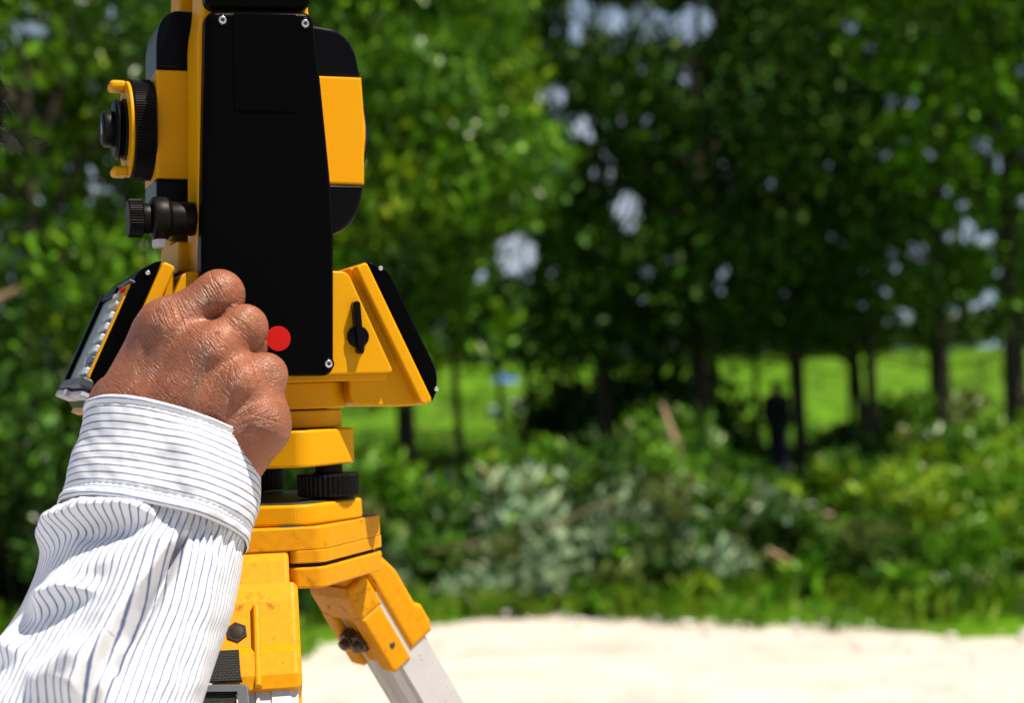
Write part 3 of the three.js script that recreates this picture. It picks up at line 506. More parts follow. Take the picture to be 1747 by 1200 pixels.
function sleeve(shirt) {
  const folds = [
    crest([[52, 975], [70, 940], [108, 902], [165, 880], [230, 876], [285, 884]], 24, 9, 0.0066, 0.25),     // roll hanging below the cuff
    crest([[305, 905], [262, 985], [215, 1065], [170, 1140], [120, 1230]], 8, 46, 0.0095, 0.12),              // long diagonal fold (steep on its right)
    crest([[50, 1062], [80, 1036], [122, 1016], [185, 1010]], 26, 9, 0.0058, 0.4),                            // second roll, lower left
    crest([[70, 990], [120, 985], [185, 960], [235, 930]], 22, 18, 0.0018, 0.3),
    crest([[330, 912], [318, 985], [300, 1070], [285, 1200]], 12, 16, 0.0012, 0.15),
    crest([[368, 925], [358, 1000], [345, 1100], [330, 1200]], 14, 20, 0.0010, 0.15),
    crest([[225, 1085], [190, 1150], [160, 1215]], 9, 14, 0.0040, 0.3),
    crest([[40, 1200], [110, 1150], [180, 1135]], 34, 22, 0.0035, 0.3),
    crest([[-60, 1150], [0, 1115], [60, 1105]], 26, 16, 0.004, 0.3),
  ];
  const pits = [crest([[318, 905], [285, 985], [240, 1070], [190, 1165]], 8, 8, -0.0085, 0.1), crest([[120, 920], [190, 905], [270, 915]], 26, 14, -0.003, 0.2)];
  const gather = (p, px, py) => 0.0006 * Math.sin(px * 0.42 + 2 * Math.sin(px * 0.09)) * sstep(60, 0, Math.abs(py - (880 + Math.max(0, px - 270) * 0.36))) * (px > 290 ? 1.5 : 0.7);
  const main = rings([
    [[112, 850], [420, 918], [268, 846], 0.716, 0.6665],
    [[112, 872], [416, 940], [266, 868], 0.715, 0.6650],
    [[93, 905], [414, 962], [252, 898], 0.713, 0.6610],
    [[74, 950], [410, 990], [236, 944], 0.710, 0.6560],
    [[46, 1022], [396, 1052], [214, 1025], 0.704, 0.6470],
    [[2, 1092], [372, 1120], [180, 1100], 0.696, 0.6370],
    [[-62, 1190], [342, 1210], [140, 1195], 0.685, 0.6230],
    [[-125, 1340], [298, 1360], [86, 1345], 0.668, 0.603],
    [[-180, 1520], [262, 1560], [40, 1530], 0.648, 0.580],
  ], 300, 360, (p, t, a) => { const [px, py] = toPx(p); const front = sstep(0.12, 0.72, Math.sin(a)); let d = 0; for (const f of folds) d += 2.0 * f(px, py); for (const f of pits) d += 1.3 * f(px, py); d += gather(p, px, py); d += 0.0010 * pn(px * 0.014, py * 0.02, 3) + 0.0005 * pn(px * 0.05, py * 0.03, 9); return d * mix(0.12, 1, front) * sstep(0, 0.03, t); });
  const s = shade(new THREE.Mesh(toBodyS(main), stripeMat(1))); s.name = 'sleeve'; shirt.add(s);
  // cuff: stripes run round it; a double layer with a stitched edge, its end lapping over at the right
  const cuffRings = [[[150, 700], [441, 782], [296, 691], 0.7235, 0.6745], [[136, 745], [446, 815], [292, 735], 0.7205, 0.6705], [[120, 795], [444, 860], [284, 785], 0.7185, 0.6665], [[100, 868], [422, 938], [262, 860], 0.715, 0.6605]];
  const bend = crest([[300, 715], [325, 780], [345, 840], [330, 905]], 40, 28, 0.0032, 0.2);
  const cw0 = (p, t) => { const [px, py] = toPx(p); return bend(px, py) + 0.0012 * pn(px * 0.012, py * 0.018, 5) + 0.0005 * pn(px * 0.05, py * 0.05, 2); };
  const lip = (t) => 0.0009 * (sstep(0, 0.018, t) * sstep(0.085, 0.05, t) + sstep(1, 0.985, t) * sstep(0.92, 0.95, t)) - 0.0006 * (Math.exp(-(((t - 0.10) / 0.012) ** 2)) + Math.exp(-(((t - 0.905) / 0.012) ** 2)));
  const outer = rings(cuffRings, 170, 320, (p, t, a, n) => cw0(p, t) + lip(t) + 0.00035 * Math.sin(a * 240) * (Math.exp(-(((t - 0.10) / 0.012) ** 2)) + Math.exp(-(((t - 0.905) / 0.012) ** 2))));
  const inner = rings(cuffRings, 60, 200, (p, t, a, n) => cw0(p, t) - 0.0012);
  const c = shade(new THREE.Mesh(toBodyS(BGU.mergeGeometries([outer, inner])), stripeMat(2))); c.name = 'cuff'; shirt.add(c);
  // the lapped end of the cuff with its stitching and buttonhole
  const cl = std([0.78, 0.78, 0.80], 0.9), on3 = (px, py, lift) => { const o = CAM, d = ray(px, py), g = outer.attributes.position; let best = null, bd = 1e9; for (let i = 0; i < g.count; i += 1) { const x = g.getX(i) + J.chest[0] - o.x, y = g.getY(i) - o.y, z = g.getZ(i) + J.chest[2] - o.z; if (z > -0.55 || z < -0.716) continue; const t = -z; const e = Math.hypot(x - d.x * t, y - d.y * t); if (e < bd) { bd = e; best = t; } } return o.clone().addScaledVector(d, best - lift); };
  const st = []; for (let i = 0; i < 17; i++) { const y0 = 788 + i * 8.6, x = (y) => 431 + 6 * Math.sin((y - 780) / 60) - Math.max(0, y - 850) * 0.18; const a = on3(x(y0), y0, 0.0004), b = on3(x(y0 + 5), y0 + 5, 0.0004); st.push(new THREE.TubeGeometry(new THREE.LineCurve3(a, b), 2, 0.00028, 6)); }
  for (let i = 0; i < 26; i++) { const x0 = 372 + i * 1.9, y0 = 826 + i * 0.55; const a = on3(x0, y0 - 2.6, 0.0004), b = on3(x0 + 0.5, y0 + 2.6, 0.0004); st.push(new THREE.TubeGeometry(new THREE.LineCurve3(a, b), 2, 0.00022, 5)); }
  const sg = BGU.mergeGeometries(st.map(clean)); sg.translate(-J.chest[0], 0, -J.chest[2]); const sx = shade(new THREE.Mesh(sg, cl)); sx.name = 'stitching'; sx.userData.kind = 'stuff'; shirt.add(sx);
}
const toBodyS = (g) => g.translate(-J.chest[0], 0, -J.chest[2]);
// ------------------------------------------------------------------ the surveyor at the left, mostly outside the frame
const surveyor = thing('person', 'surveyor at the left edge in a striped shirt, hand on the instrument', 'person', [J.chest[0], 0, J.chest[2]]);
const toBody = (g) => g.translate(-J.chest[0], 0, -J.chest[2]);
{
  const V = (a) => new THREE.Vector3(...a), hd = J.head, up = V(hd).sub(V(J.neck)).normalize();
  const face = new THREE.Vector3(0.80, -0.56, 0.02); face.addScaledVector(up, -face.dot(up)).normalize(); const side = face.clone().cross(up).normalize();
  const hp = (f, u, s) => P3(V(hd).addScaledVector(face, f).addScaledVector(up, u).addScaledVector(side, s));
  const inHead = (x, y, z) => { const q = new THREE.Vector3(x - hd[0], y - hd[1], z - hd[2]); return [q.dot(face), q.dot(up), q.dot(side)]; };
  const headField = (x, y, z) => {
    const [f, u, s] = inHead(x, y, z), a = Math.abs(s);
    let d = ell(f, u, s, [-0.008, 0.022, 0], [0.092, 0.090, 0.072]);
    d = sminK(d, ell(f, u, s, [0.032, -0.040, 0], [0.052, 0.072, 0.054]), 0.03);
    d = sminK(d, ell(f, u, s, [0.058, -0.092, 0], [0.022, 0.018, 0.024]), 0.02);
    d = sminK(d, cap(f, u, s, [0.082, 0.004, 0], [0.104, -0.034, 0], 0.008, 0.012), 0.012);
    d = sminK(d, cap(f, u, a, [0.096, -0.040, 0], [0.092, -0.040, 0.012], 0.008, 0.007), 0.006);
    d = sminK(d, cap(f, u, a, [0.074, 0.018, 0.012], [0.066, 0.016, 0.046], 0.008, 0.007), 0.012);
    d = -sminK(-d, Math.hypot(f - 0.090, u - 0.000, a - 0.031) - 0.013, 0.010);
    d = sminK(d, Math.hypot(f - 0.071, u, a - 0.031) - 0.0125, 0.002);
    d = sminK(d, cap(f, u, a, [0.080, -0.062, 0], [0.072, -0.062, 0.020], 0.006, 0.004), 0.004);
    d = sminK(d, cap(f, u, a, [0.080, -0.072, 0], [0.072, -0.071, 0.017], 0.007, 0.004), 0.004);
    d = sminK(d, ell(f, u, a, [-0.006, -0.012, 0.074], [0.018, 0.030, 0.007]), 0.006);
    d = sminK(d, cap(f, u, s, [-0.020, -0.03, 0], [-0.060, -0.16, 0], 0.052, 0.056), 0.02);
    return d;
  };
  const C = J.chest, sh = J.shoulder, fs = J.farShoulder, hipY = 0.86, hipX = C[0] - 0.10, hipZ = C[2];
  const handF = [fs[0] + 0.30, fs[1] - 0.27, fs[2] + 0.02], elF = [fs[0] + 0.06, fs[1] - 0.26, fs[2] - 0.02];
  const torso = [[[C[0] - 0.02, sh[1] - 0.06, C[2] - 0.09], [hipX, hipY + 0.08, hipZ - 0.06], 0.115, 0.105], [[C[0] - 0.02, sh[1] - 0.06, C[2] + 0.09], [hipX, hipY + 0.08, hipZ + 0.06], 0.115, 0.105], [sh, [C[0], sh[1] + 0.04, C[2]], 0.058, 0.075], [fs, [C[0], sh[1] + 0.04, C[2]], 0.058, 0.075]];
  const arms = [[sh, J.elbow, 0.040, 0.029], [J.elbow, J.wrist, 0.029, 0.024], [fs, elF, 0.050, 0.041], [elF, handF, 0.041, 0.027]];
  const kneeN = [hipX + 0.05, 0.46, hipZ + 0.11], kneeF = [hipX + 0.07, 0.46, hipZ - 0.12], ankN = [hipX + 0.02, 0.085, hipZ + 0.13], ankF = [hipX + 0.05, 0.085, hipZ - 0.14];
  const legs = [[[hipX, hipY, hipZ + 0.09], kneeN, 0.082, 0.058], [kneeN, ankN, 0.056, 0.040], [[hipX, hipY, hipZ - 0.09], kneeF, 0.082, 0.058], [kneeF, ankF, 0.056, 0.040], [[hipX, hipY + 0.06, hipZ - 0.06], [hipX, hipY + 0.06, hipZ + 0.06], 0.10, 0.10]];
  const fingersF = [0, 1, 2, 3].map((i) => [[handF[0] + 0.07, handF[1] - 0.012 * i + 0.02, handF[2]], [handF[0] + 0.125 - 0.008 * Math.abs(i - 1), handF[1] - 0.016 * i + 0.02, handF[2] + 0.01], 0.0095, 0.008]);
  const bodyField = (list, k, add = 0) => (x, y, z) => { let d = 1e9; for (const [a, b, ra, rb] of list) d = sminK(d, cap(x, y, z, a, b, ra + add, rb + add), k); return d; };
  const feet = [[[ankN[0] - 0.03, 0.045, ankN[2]], [ankN[0] + 0.17, 0.035, ankN[2] + 0.01], 0.042, 0.032], [[ankF[0] - 0.03, 0.045, ankF[2]], [ankF[0] + 0.17, 0.035, ankF[2] - 0.01], 0.042, 0.032]];
  const whole = [...torso, ...arms, ...legs, ...feet, [J.neck, [C[0], sh[1] + 0.02, C[2]], 0.056, 0.075], [handF, [handF[0] + 0.07, handF[1], handF[2]], 0.024, 0.030], ...fingersF, [[handF[0] + 0.03, handF[1] + 0.02, handF[2]], [handF[0] + 0.08, handF[1] + 0.055, handF[2] + 0.01], 0.012, 0.009]];
  const bb = bounds(whole.flatMap((w) => [w[0], w[1]]), 0.14);
  const coarse = surfaceNets(bodyField(whole, 0.035), bb[0], bb[1], 0.014);
  const hand = surfaceNets(Hd.field, handLo[0], handLo[1], 0.00135);
  const head = surfaceNets(headField, hd.map((q) => q - 0.17), hd.map((q) => q + 0.17), 0.0042);
  const body = shade(new THREE.Mesh(toBody(BGU.mergeGeometries([hand, coarse, head].map((g) => skinUV(g)))), skin)); body.name = 'body'; surveyor.add(body);
  const eyeM = phys([0.6, 0.58, 0.55], 0.2), irisM = phys([0.02, 0.012, 0.008], 0.15);
  for (const s of [-1, 1]) { const e = part('eye', new THREE.SphereGeometry(0.0118, 20, 14).translate(...hp(0.0695, 0, 0.031 * s)), eyeM, body); toBody(e.geometry); const i = part('iris', new THREE.SphereGeometry(0.0055, 14, 10).translate(...hp(0.0763, 0, 0.031 * s)), irisM, e); toBody(i.geometry); }
  // hair: a cap of short strands, and a few long ones blown forward into the picture
  { const r = rng(8), geos = [], hairM = phys([0.006, 0.0055, 0.0065], 0.5, { specularIntensity: 0.35 });
    const capG = surfaceNets((x, y, z) => { const [f, u, s] = inHead(x, y, z); const d = ell(f, u, s, [-0.012, 0.026, 0], [0.102, 0.098, 0.081]) + 0.004 * pn(x * 190, y * 190, z * 190); const cut = Math.max(f - 0.060 - (u - 0.05) * 0.6, -u - 0.045 + Math.max(0, f) * 0.9); return Math.max(d, cut, -(ell(f, u, s, [-0.012, 0.026, 0], [0.088, 0.086, 0.066]))); }, hd.map((q) => q - 0.15), hd.map((q) => q + 0.15), 0.0045);
    geos.push(capG);
    for (let i = 0; i < 900; i++) { // strands root on the crown and fall forward and down
      const f0 = -0.05 + 0.13 * r(), s0 = (r() - 0.5) * 0.15, uu = 0.026 + 0.098 * Math.sqrt(Math.max(0.02, 1 - ((f0 + 0.012) / 0.102) ** 2 - (s0 / 0.085) ** 2)), L = 0.014 + 0.02 * r();
      const dirF = 0.5 + 0.5 * r(), p = [0, 0.5, 1].map((t) => new THREE.Vector3(...hp(f0 + L * t * dirF, uu + 0.004 * t - 0.6 * L * t * t, s0 + 0.1 * L * t * (r() - 0.5))));
      geos.push(new THREE.TubeGeometry(new THREE.CatmullRomCurve3(p), 3, 0.0005, 3));
    }
    const tip = (pts) => geos.push(new THREE.TubeGeometry(new THREE.CatmullRomCurve3(pts.map(([x, y, d]) => at(x, y, d))), 10, 0.00016, 4));
    for (let i = 0; i < 240; i++) { const y = 150 + 95 * r(), e = r() * r(), d = 0.80 + 0.04 * r(); tip([[-60, y + 30 * (r() - 0.5), d], [-15, y - 6, d], [2 + 16 * e, y + (r() - 0.5) * 20, d - 0.01]]); }
    for (let i = 0; i < 5; i++) tip([[-40, 205 + 8 * i, 0.8], [10, 216 + 3 * i, 0.8], [45, 224 + 4 * i, 0.79], [68 + 6 * i, 236 + 7 * r(), 0.79], [85 - 4 * i, 248, 0.79]]);
    const list = geos.map(clean), hm = shade(new THREE.Mesh(toBody(BGU.mergeGeometries(list)), hairM)); hm.name = 'hair'; hm.userData.label = 'short black hair with a few loose strands'; surveyor.add(hm);
  }
  // shirt body and upper arms, trousers, shoes
  const plain = stripeMat(1);
  const shirtField = bodyField([...torso, [sh, J.elbow, 0.050, 0.037], arms[2], [elF, handF, 0.041, 0.030], [J.elbow, [mix(J.elbow[0], J.wrist[0], 0.12), mix(J.elbow[1], J.wrist[1], 0.12), mix(J.elbow[2], J.wrist[2], 0.12)], 0.037, 0.033]], 0.05, 0.014);
  const shirtCut = (x, y, z) => Math.max(shirtField(x, y, z) + 0.004 * pn(x * 22, y * 14, z * 22), 0.84 - y, z < C[2] ? x - (handF[0] - 0.015) : -1);
  const shirt = shade(new THREE.Mesh(toBody(bodyUV(surfaceNets(shirtCut, bb[0], bb[1], 0.011))), plain)); shirt.name = 'shirt'; shirt.userData.label = 'white shirt with thin blue stripes'; surveyor.add(shirt);
  sleeve(shirt);
  const trField = bodyField(legs, 0.03, 0.014), tro = shade(new THREE.Mesh(toBody(surfaceNets((x, y, z) => Math.max(trField(x, y, z) + 0.004 * pn(x * 20, y * 9, z * 20), 0.07 - y, y - 0.97), bb[0], bb[1], 0.013)), std([0.025, 0.028, 0.035], 0.9))); tro.name = 'trousers'; surveyor.add(tro);
  feet.forEach((ft, i) => { const sF = bodyField([ft], 0.02, 0.008), z = i ? ankF[2] : ankN[2], g = surfaceNets((x, y, zz) => Math.max(sF(x, y, zz), 0.004 - y, y - 0.10), [bb[0][0], -0.02, z - 0.09], [bb[1][0], 0.14, z + 0.09], 0.009); const m = shade(new THREE.Mesh(toBody(g), std([0.02, 0.015, 0.012], 0.6))); m.name = 'shoe'; surveyor.add(m); });
}
// ------------------------------------------------------------------ ground, field, sandy road
const struct = (name, geo, mat) => { const m = shade(new THREE.Mesh(geo, mat)); m.name = name; m.userData.kind = 'structure'; scene.add(m); return m; };
const zOf = (D) => CAM.z - D;
function groundY(x, z) { const D = CAM.z - z; return 3.6 * sstep(44, 96, D) - 0.42 * sstep(13, 24, D) + Math.max(0, D - 96) * 0.004 + (D > 11.5 ? 0.10 * pn(x * 0.35, z * 0.35, 2) * sstep(11.5, 15, D) + 0.5 * pn(x * 0.05, z * 0.05, 4) * sstep(20, 40, D) : 0); }
const edgePx = [[-900, 1100], [0, 1130], [300, 1140], [515, 1130], [560, 1106], [640, 1088], [760, 1068], [870, 1052], [950, 1050], [1010, 1056], [1100, 1062], [1200, 1064], [1330, 1074], [1450, 1072], [1560, 1086], [1640, 1096], [1747, 1092], [2600, 1090]];
const edgeW = edgePx.map(([x, y]) => { const d = ray(x, y), t = CAM.y / -d.y; return [CAM.x + d.x * t, CAM.z + d.z * t]; });
function edgeZ(x) { if (x <= edgeW[0][0]) return edgeW[0][1]; for (let i = 1; i < edgeW.length; i++) if (x <= edgeW[i][0]) { const t = (x - edgeW[i - 1][0]) / (edgeW[i][0] - edgeW[i - 1][0]); return mix(edgeW[i - 1][1], edgeW[i][1], t * t * (3 - 2 * t)) + 0.14 * pn(x * 2.1, 3) + 0.06 * pn(x * 7, 5); } return edgeW[edgeW.length - 1][1]; }
function sheet(xs, zs, f, uvs) {
  const pos = [], uv = [], idx = [], n = xs.length;
  zs.forEach((z, j) => xs.forEach((x, i) => { const [X, Y, Z] = f(x, z); pos.push(X, Y, Z); uv.push(X / uvs, Z / uvs); if (i && j) { const b = j * n + i; idx.push(b - n - 1, b - 1, b - n, b - n, b - 1, b); } }));
  const g = new THREE.BufferGeometry(); g.setAttribute('position', new THREE.Float32BufferAttribute(pos, 3)); g.setAttribute('uv', new THREE.Float32BufferAttribute(uv, 2)); g.setIndex(idx); g.computeVertexNormals();
  if (g.attributes.normal.getY(0) < 0) { for (let i = 0; i < idx.length; i += 3) [idx[i], idx[i + 1]] = [idx[i + 1], idx[i]]; g.setIndex(idx); g.computeVertexNormals(); }
  return g;
}
const series = (a, b, n, p = 1) => Array.from({ length: n + 1 }, (_, i) => { const t = i / n * 2 - 1; return mix(a, b, (Math.sign(t) * Math.pow(Math.abs(t), p) + 1) / 2); });
const turfT = tex(512, (u, v) => { const a = fbm(u * 8, v * 8, 2, 5), b = fbm(u * 40, v * 40, 6, 3), k = clamp(0.5 + a * 1.5 + b * 0.6), dry = sstep(0.12, 0.4, fbm(u * 5, v * 5, 9, 4)); return [toS(mix(mix(0.028, 0.100, k), 0.15, dry * 0.6)), toS(mix(mix(0.075, 0.225, k), 0.17, dry * 0.6)), toS(mix(mix(0.005, 0.010, k), 0.05, dry * 0.6))]; });
struct('ground', sheet(series(-260, 260, 150, 2.2), [...series(40, -8, 12), ...series(-10, -80, 90), ...series(-90, -420, 20)].sort((a, b) => b - a), (x, z) => [x, groundY(x, z), z], 7), phys([1, 1, 1], 0.95, { map: turfT, specularIntensity: 0.05 }));
const sandT = tex(1024, (u, v) => { const a = fbm(u * 6, v * 6, 1, 5), b = fbm(u * 60, v * 60, 4, 3), st = pn(u * 130, v * 130, 8) > 0.5 ? 0.12 : 0; const k = 1 + 0.4 * a + 0.3 * b - st + 0.35 * fbm(u * 2, v * 12, 12, 4); return [toS(0.47 * k), toS(0.432 * k), toS(0.385 * k)]; });
const sandB = tex(512, (u, v) => 0.5 + 0.6 * fbm(u * 24, v * 24, 3, 4) + (pn(u * 70, v * 70, 6) > 0.45 ? 0.3 : 0), false);
struct('sandy_road', sheet(series(-45, 45, 700, 2.0), Array.from({ length: 60 }, (_, i) => Math.pow(i / 59, 1.6)), (x, t) => { const z = mix(edgeZ(x), 34, t), D = CAM.z - z; const rut = D > 0.6 ? -0.022 * Math.exp(-(((z + 6.35 + 0.05 * pn(x * 0.6, 1)) / 0.10) ** 2)) * sstep(-2, 1, pn(x * 0.5, 7) * 3 + 0.6) : 0; return [x, 0.046 + rut + 0.012 * fbm(x * 1.2, z * 1.2, 5, 4) - 0.03 * sstep(0.04, 0, t) + (t < 0.25 ? 0.02 * pn(x * 2.2, z * 3, 9) * sstep(0, 0.05, t) : 0), z]; }, 2.4), phys([1, 1, 1], 0.95, { specularIntensity: 0.2, map: sandT, bumpMap: sandB, bumpScale: 0.02 }));

// ------------------------------------------------------------------ leaves, trees, bushes
const leafG = (wid, bend) => { const p = [[0, 0, 0], [wid * 0.75, 0.28, 0.04], [wid, 0.5, 0.05], [wid * 0.55, 0.8, 0.0], [0, 1, -bend], [-wid * 0.55, 0.8, 0.0], [-wid, 0.5, 0.05], [-wid * 0.75, 0.28, 0.04], [0, 0.5, -0.02]]; const g = new THREE.BufferGeometry(); g.setAttribute('position', new THREE.Float32BufferAttribute(p.flat(), 3)); g.setAttribute('uv', new THREE.Float32BufferAttribute(p.flatMap(([x, y]) => [x, y]), 2)); g.setIndex([0, 1, 8, 1, 2, 8, 2, 3, 8, 3, 4, 8, 4, 5, 8, 5, 6, 8, 6, 7, 8, 7, 0, 8]); g.computeVertexNormals(); return g; };
const leafRound = leafG(0.26, 0.10), leafLong = leafG(0.15, 0.22), blade = leafG(0.035, 0.35);
const leafM = phys([1, 1, 1], 0.9, { transmission: 0.2, thickness: 0, side: THREE.DoubleSide, clearcoat: 0.35, clearcoatRoughness: 0.26, specularIntensity: 0.2 });
const leafShady = phys([1, 1, 1], 0.42, { side: THREE.DoubleSide, specularIntensity: 0.08 });
const barkT = tex(256, (u, v) => { const k = 0.6 + 0.5 * fbm(u * 16, v * 4, 2, 4); return [toS(0.075 * k), toS(0.055 * k), toS(0.038 * k)]; });
const barkM = std([1, 1, 1], 0.95, { map: barkT, bumpMap: grainT, bumpScale: 0.004 });
const dryT = tex(256, (u, v) => { const k = 0.75 + 0.5 * fbm(u * 6, v * 30, 2, 4); return [toS(0.34 * k), toS(0.23 * k), toS(0.14 * k)]; });
const dryM = std([1, 1, 1], 0.9, { map: dryT });
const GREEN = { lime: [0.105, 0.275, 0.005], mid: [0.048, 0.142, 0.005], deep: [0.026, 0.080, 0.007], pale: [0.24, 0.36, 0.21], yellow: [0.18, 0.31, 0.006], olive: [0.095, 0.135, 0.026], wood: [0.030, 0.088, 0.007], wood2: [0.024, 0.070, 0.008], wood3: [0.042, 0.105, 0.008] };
const gaps = [[880, 440, 46, 46], [985, 35, 22, 60], [1045, 40, 30, 34], [1100, 30, 30, 26], [1185, 45, 40, 42], [1000, 225, 30, 28], [1030, 300, 30, 24], [1070, 370, 34, 50], [1180, 140, 32, 28], [1602, 338, 26, 22], [1650, 400, 22, 34], [1572, 437, 24, 24], [1490, 490, 15, 15], [1425, 405, 26, 16], [1315, 322, 20, 16], [1540, 540, 22, 18], [1625, 540, 24, 16], [1690, 515, 26, 22], [1672, 255, 20, 22], [1712, 285, 22, 26], [1518, 185, 18, 22], [1448, 50, 24, 18], [1235, 470, 16, 20], [1232, 500, 16, 18], [750, 580, 24, 36], [1105, 470, 20, 22], [945, 170, 26, 24], [820, 480, 16, 20], [1600, 450, 16, 14], [1470, 560, 14, 14], [1150, 560, 14, 16], [790, 330, 14, 12], [60, 60, 26, 26], [20, 60, 24, 26], [190, 30, 24, 20], [70, 210, 20, 18], [165, 330, 22, 16], [215, 360, 16, 22]];
const bigGaps = gaps.filter((g) => g[0] > 400);
{ const r = rng(515); for (let i = 0; i < 105; i++) { const right = r() < 0.55, x = right ? 1440 + 320 * r() : 890 + 560 * r(), y = 60 + 500 * Math.pow(r(), 0.8), q = 8 + 10 * r() * (right ? 1.2 : 0.8); gaps.push([x, y, q, q]); } for (let i = 0; i < 34; i++) { const q = 6 + 10 * r(); gaps.push([330 * r(), 20 + 400 * r() * r(), q, q]); } }
const inGap = (x, y, m, list = gaps) => list.some(([a, b, p, q]) => ((x - a) / (p * 0.86 + m)) ** 2 + ((y - b) / (q * 0.86 + m)) ** 2 < 1);
const T4 = new THREE.Matrix4(), Q4 = new THREE.Quaternion(), E4 = new THREE.Euler(), S4 = new THREE.Vector3(), P4 = new THREE.Vector3(), C4 = new THREE.Color();
// leaves spread through clumps [x, y, z, radius]; more of them near each clump's outside
function foliage(name, clumps, n, size, geo, tones, r, parent, opt = {}) {
  const m = new THREE.InstancedMesh(geo, opt.mat ?? leafM, n); m.name = name; let c = 0; const tot = clumps.reduce((s, k) => s + k[3] ** 2, 0);
  for (const [cx, cy, cz, cr] of clumps) {
    const q = Math.round(n * cr * cr / tot);
    const tone = tones[Math.floor(r() * tones.length)];
    for (let i = 0; i < q && c < n; i++) {
      let x, y, z; do { x = r() * 2 - 1; y = r() * 2 - 1; z = r() * 2 - 1; } while (x * x + y * y + z * z > 1);
      const l = Math.hypot(x, y, z) || 1, k = cr * Math.pow(l, 0.6) / l; P4.set(cx + x * k, cy + y * k * (opt.flat ?? 0.75), cz + z * k);
      if (P4.y < groundY(P4.x, P4.z) + 0.01) continue;
      if (opt.gap) { const [gx, gy] = toPx(P4); if (inGap(gx, gy, -2) && r() < (inGap(gx, gy, 4, bigGaps) ? 0.93 : 0.96)) continue; }
      E4.set(-0.15 - 1.5 * r() + (r() < 0.2 ? 1.2 : 0), r() * 6.283, (r() - 0.5) * 1.5, 'YXZ'); Q4.setFromEuler(E4);
      const s = size * (0.6 + 0.8 * r()); S4.set(s, s, s); m.setMatrixAt(c, T4.compose(P4, Q4, S4));
      const t = r() < 0.14 ? tones[Math.floor(r() * tones.length)] : tone, b = 0.7 + 0.6 * r(); m.setColorAt(c, C4.setRGB(t[0] * b * (0.9 + 0.3 * r()), t[1] * b, t[2] * b)); c++;
    }
  }
  m.count = c; m.frustumCulled = false; shade(m); m.userData.kind = 'stuff'; parent.add(m); return m;
}
function limb(a, b, ra, rb, r, sag = 0.12) { const m = a.clone().lerp(b, 0.5), L = a.distanceTo(b); m.x += (r() - 0.5) * L * sag * 2; m.y += (r() - 0.3) * L * sag; m.z += (r() - 0.5) * L * sag * 2; return taper([a, m, b], ra, rb); }
function taper(pts, ra, rb, seg = 8, rad = 7) { const cv = new THREE.CatmullRomCurve3(pts), g = new THREE.TubeGeometry(cv, seg, 1, rad), p = g.attributes.position; for (let i = 0; i <= seg; i++) { const c = cv.getPointAt(i / seg), q = mix(ra, rb, i / seg); for (let j = 0; j <= rad; j++) { const k = i * (rad + 1) + j; p.setXYZ(k, c.x + (p.getX(k) - c.x) * q, c.y + (p.getY(k) - c.y) * q, c.z + (p.getZ(k) - c.z) * q); } } g.computeVertexNormals(); return g; }
// a tree: [trunk pixel, depth, trunk radius, crown centre height, crown radii, clumps, leaves, leaf size, tones, lean]
function tree(label, o, group) {
  const r = rng(o.seed), base = at(o.px, 660, o.D), gx = base.x, gz = base.z, gy = groundY(gx, gz);
  const t = thing('tree', label, 'tree', [gx, gy, gz], 0, group), inv = (g) => g.translate(-gx, -gy, -gz);
  const clumps = [], [rx, ry, rz] = o.R, cy = gy + o.h, cx = gx + (o.off ?? 0);
  let guard = 0;
  while (clumps.length < o.n && guard++ < o.n * 30) {
    let x, y, z; do { x = r() * 2 - 1; y = r() * 2 - 1; z = r() * 2 - 1; } while (o.full ? x * x + z * z > 1 - 0.8 * Math.max(0, y) ** 2 - 0.35 * Math.max(0, -y) ** 3 : x * x + y * y + z * z > 1);
    const l = Math.hypot(x, y, z), k = o.full ? 1 : Math.pow(l, 0.55) / l; const p = new THREE.Vector3(cx + x * k * rx, cy + y * k * ry, gz + z * k * rz), cr = o.cr * (0.6 + 0.7 * r());
    if (p.y - cr * 0.7 < gy + (o.low ?? 0.9)) continue;
    const [ax, ay, ad] = toPx(p); if (o.gap && inGap(ax, ay, cr / ad * F * 0.24, bigGaps)) continue;
    clumps.push([p.x, p.y, p.z, cr]);
  }
  const top = new THREE.Vector3(cx, cy + ry * 0.35, gz), lean = o.lean ?? 0, mid = new THREE.Vector3(gx + lean, gy + o.h * 0.45, gz);
  const trunk = [taper([new THREE.Vector3(gx, gy - 0.1, gz), mid, top], o.tr, o.tr * 0.3, 12, 9)];
  const spots = clumps.slice(0, 26).map(([x, y, z]) => new THREE.Vector3(x, y, z)), cv = new THREE.CatmullRomCurve3([new THREE.Vector3(gx, gy, gz), mid, top]);
  const tr = shade(new THREE.Mesh(inv(BGU.mergeGeometries(trunk.map(clean))), barkM)); tr.name = 'trunk'; t.add(tr);
  const limbs = spots.map((s) => { const k = clamp(0.35 + 0.6 * (s.y - gy) / (top.y - gy) * 0.8 - 0.1, 0.3, 0.95); return limb(cv.getPoint(k), s, o.tr * 0.36 * (1.1 - k * 0.6), 0.008, r); });
  const lm = shade(new THREE.Mesh(inv(BGU.mergeGeometries(limbs.map(clean))), barkM)); lm.name = 'limbs'; lm.userData.kind = 'stuff'; tr.add(lm);
  const f = foliage('crown', clumps, o.leaves, o.size, o.geo ?? leafRound, o.tones, r, t, { gap: o.gap, droop: o.droop ?? 0.7, mat: o.mat, flat: o.flat }); f.position.set(-gx, -gy, -gz);
  return t;
}
const LT = [GREEN.lime, GREEN.lime, GREEN.lime, GREEN.mid, GREEN.yellow, GREEN.mid, GREEN.deep], DT = [GREEN.wood, GREEN.wood2, GREEN.wood3, GREEN.wood];
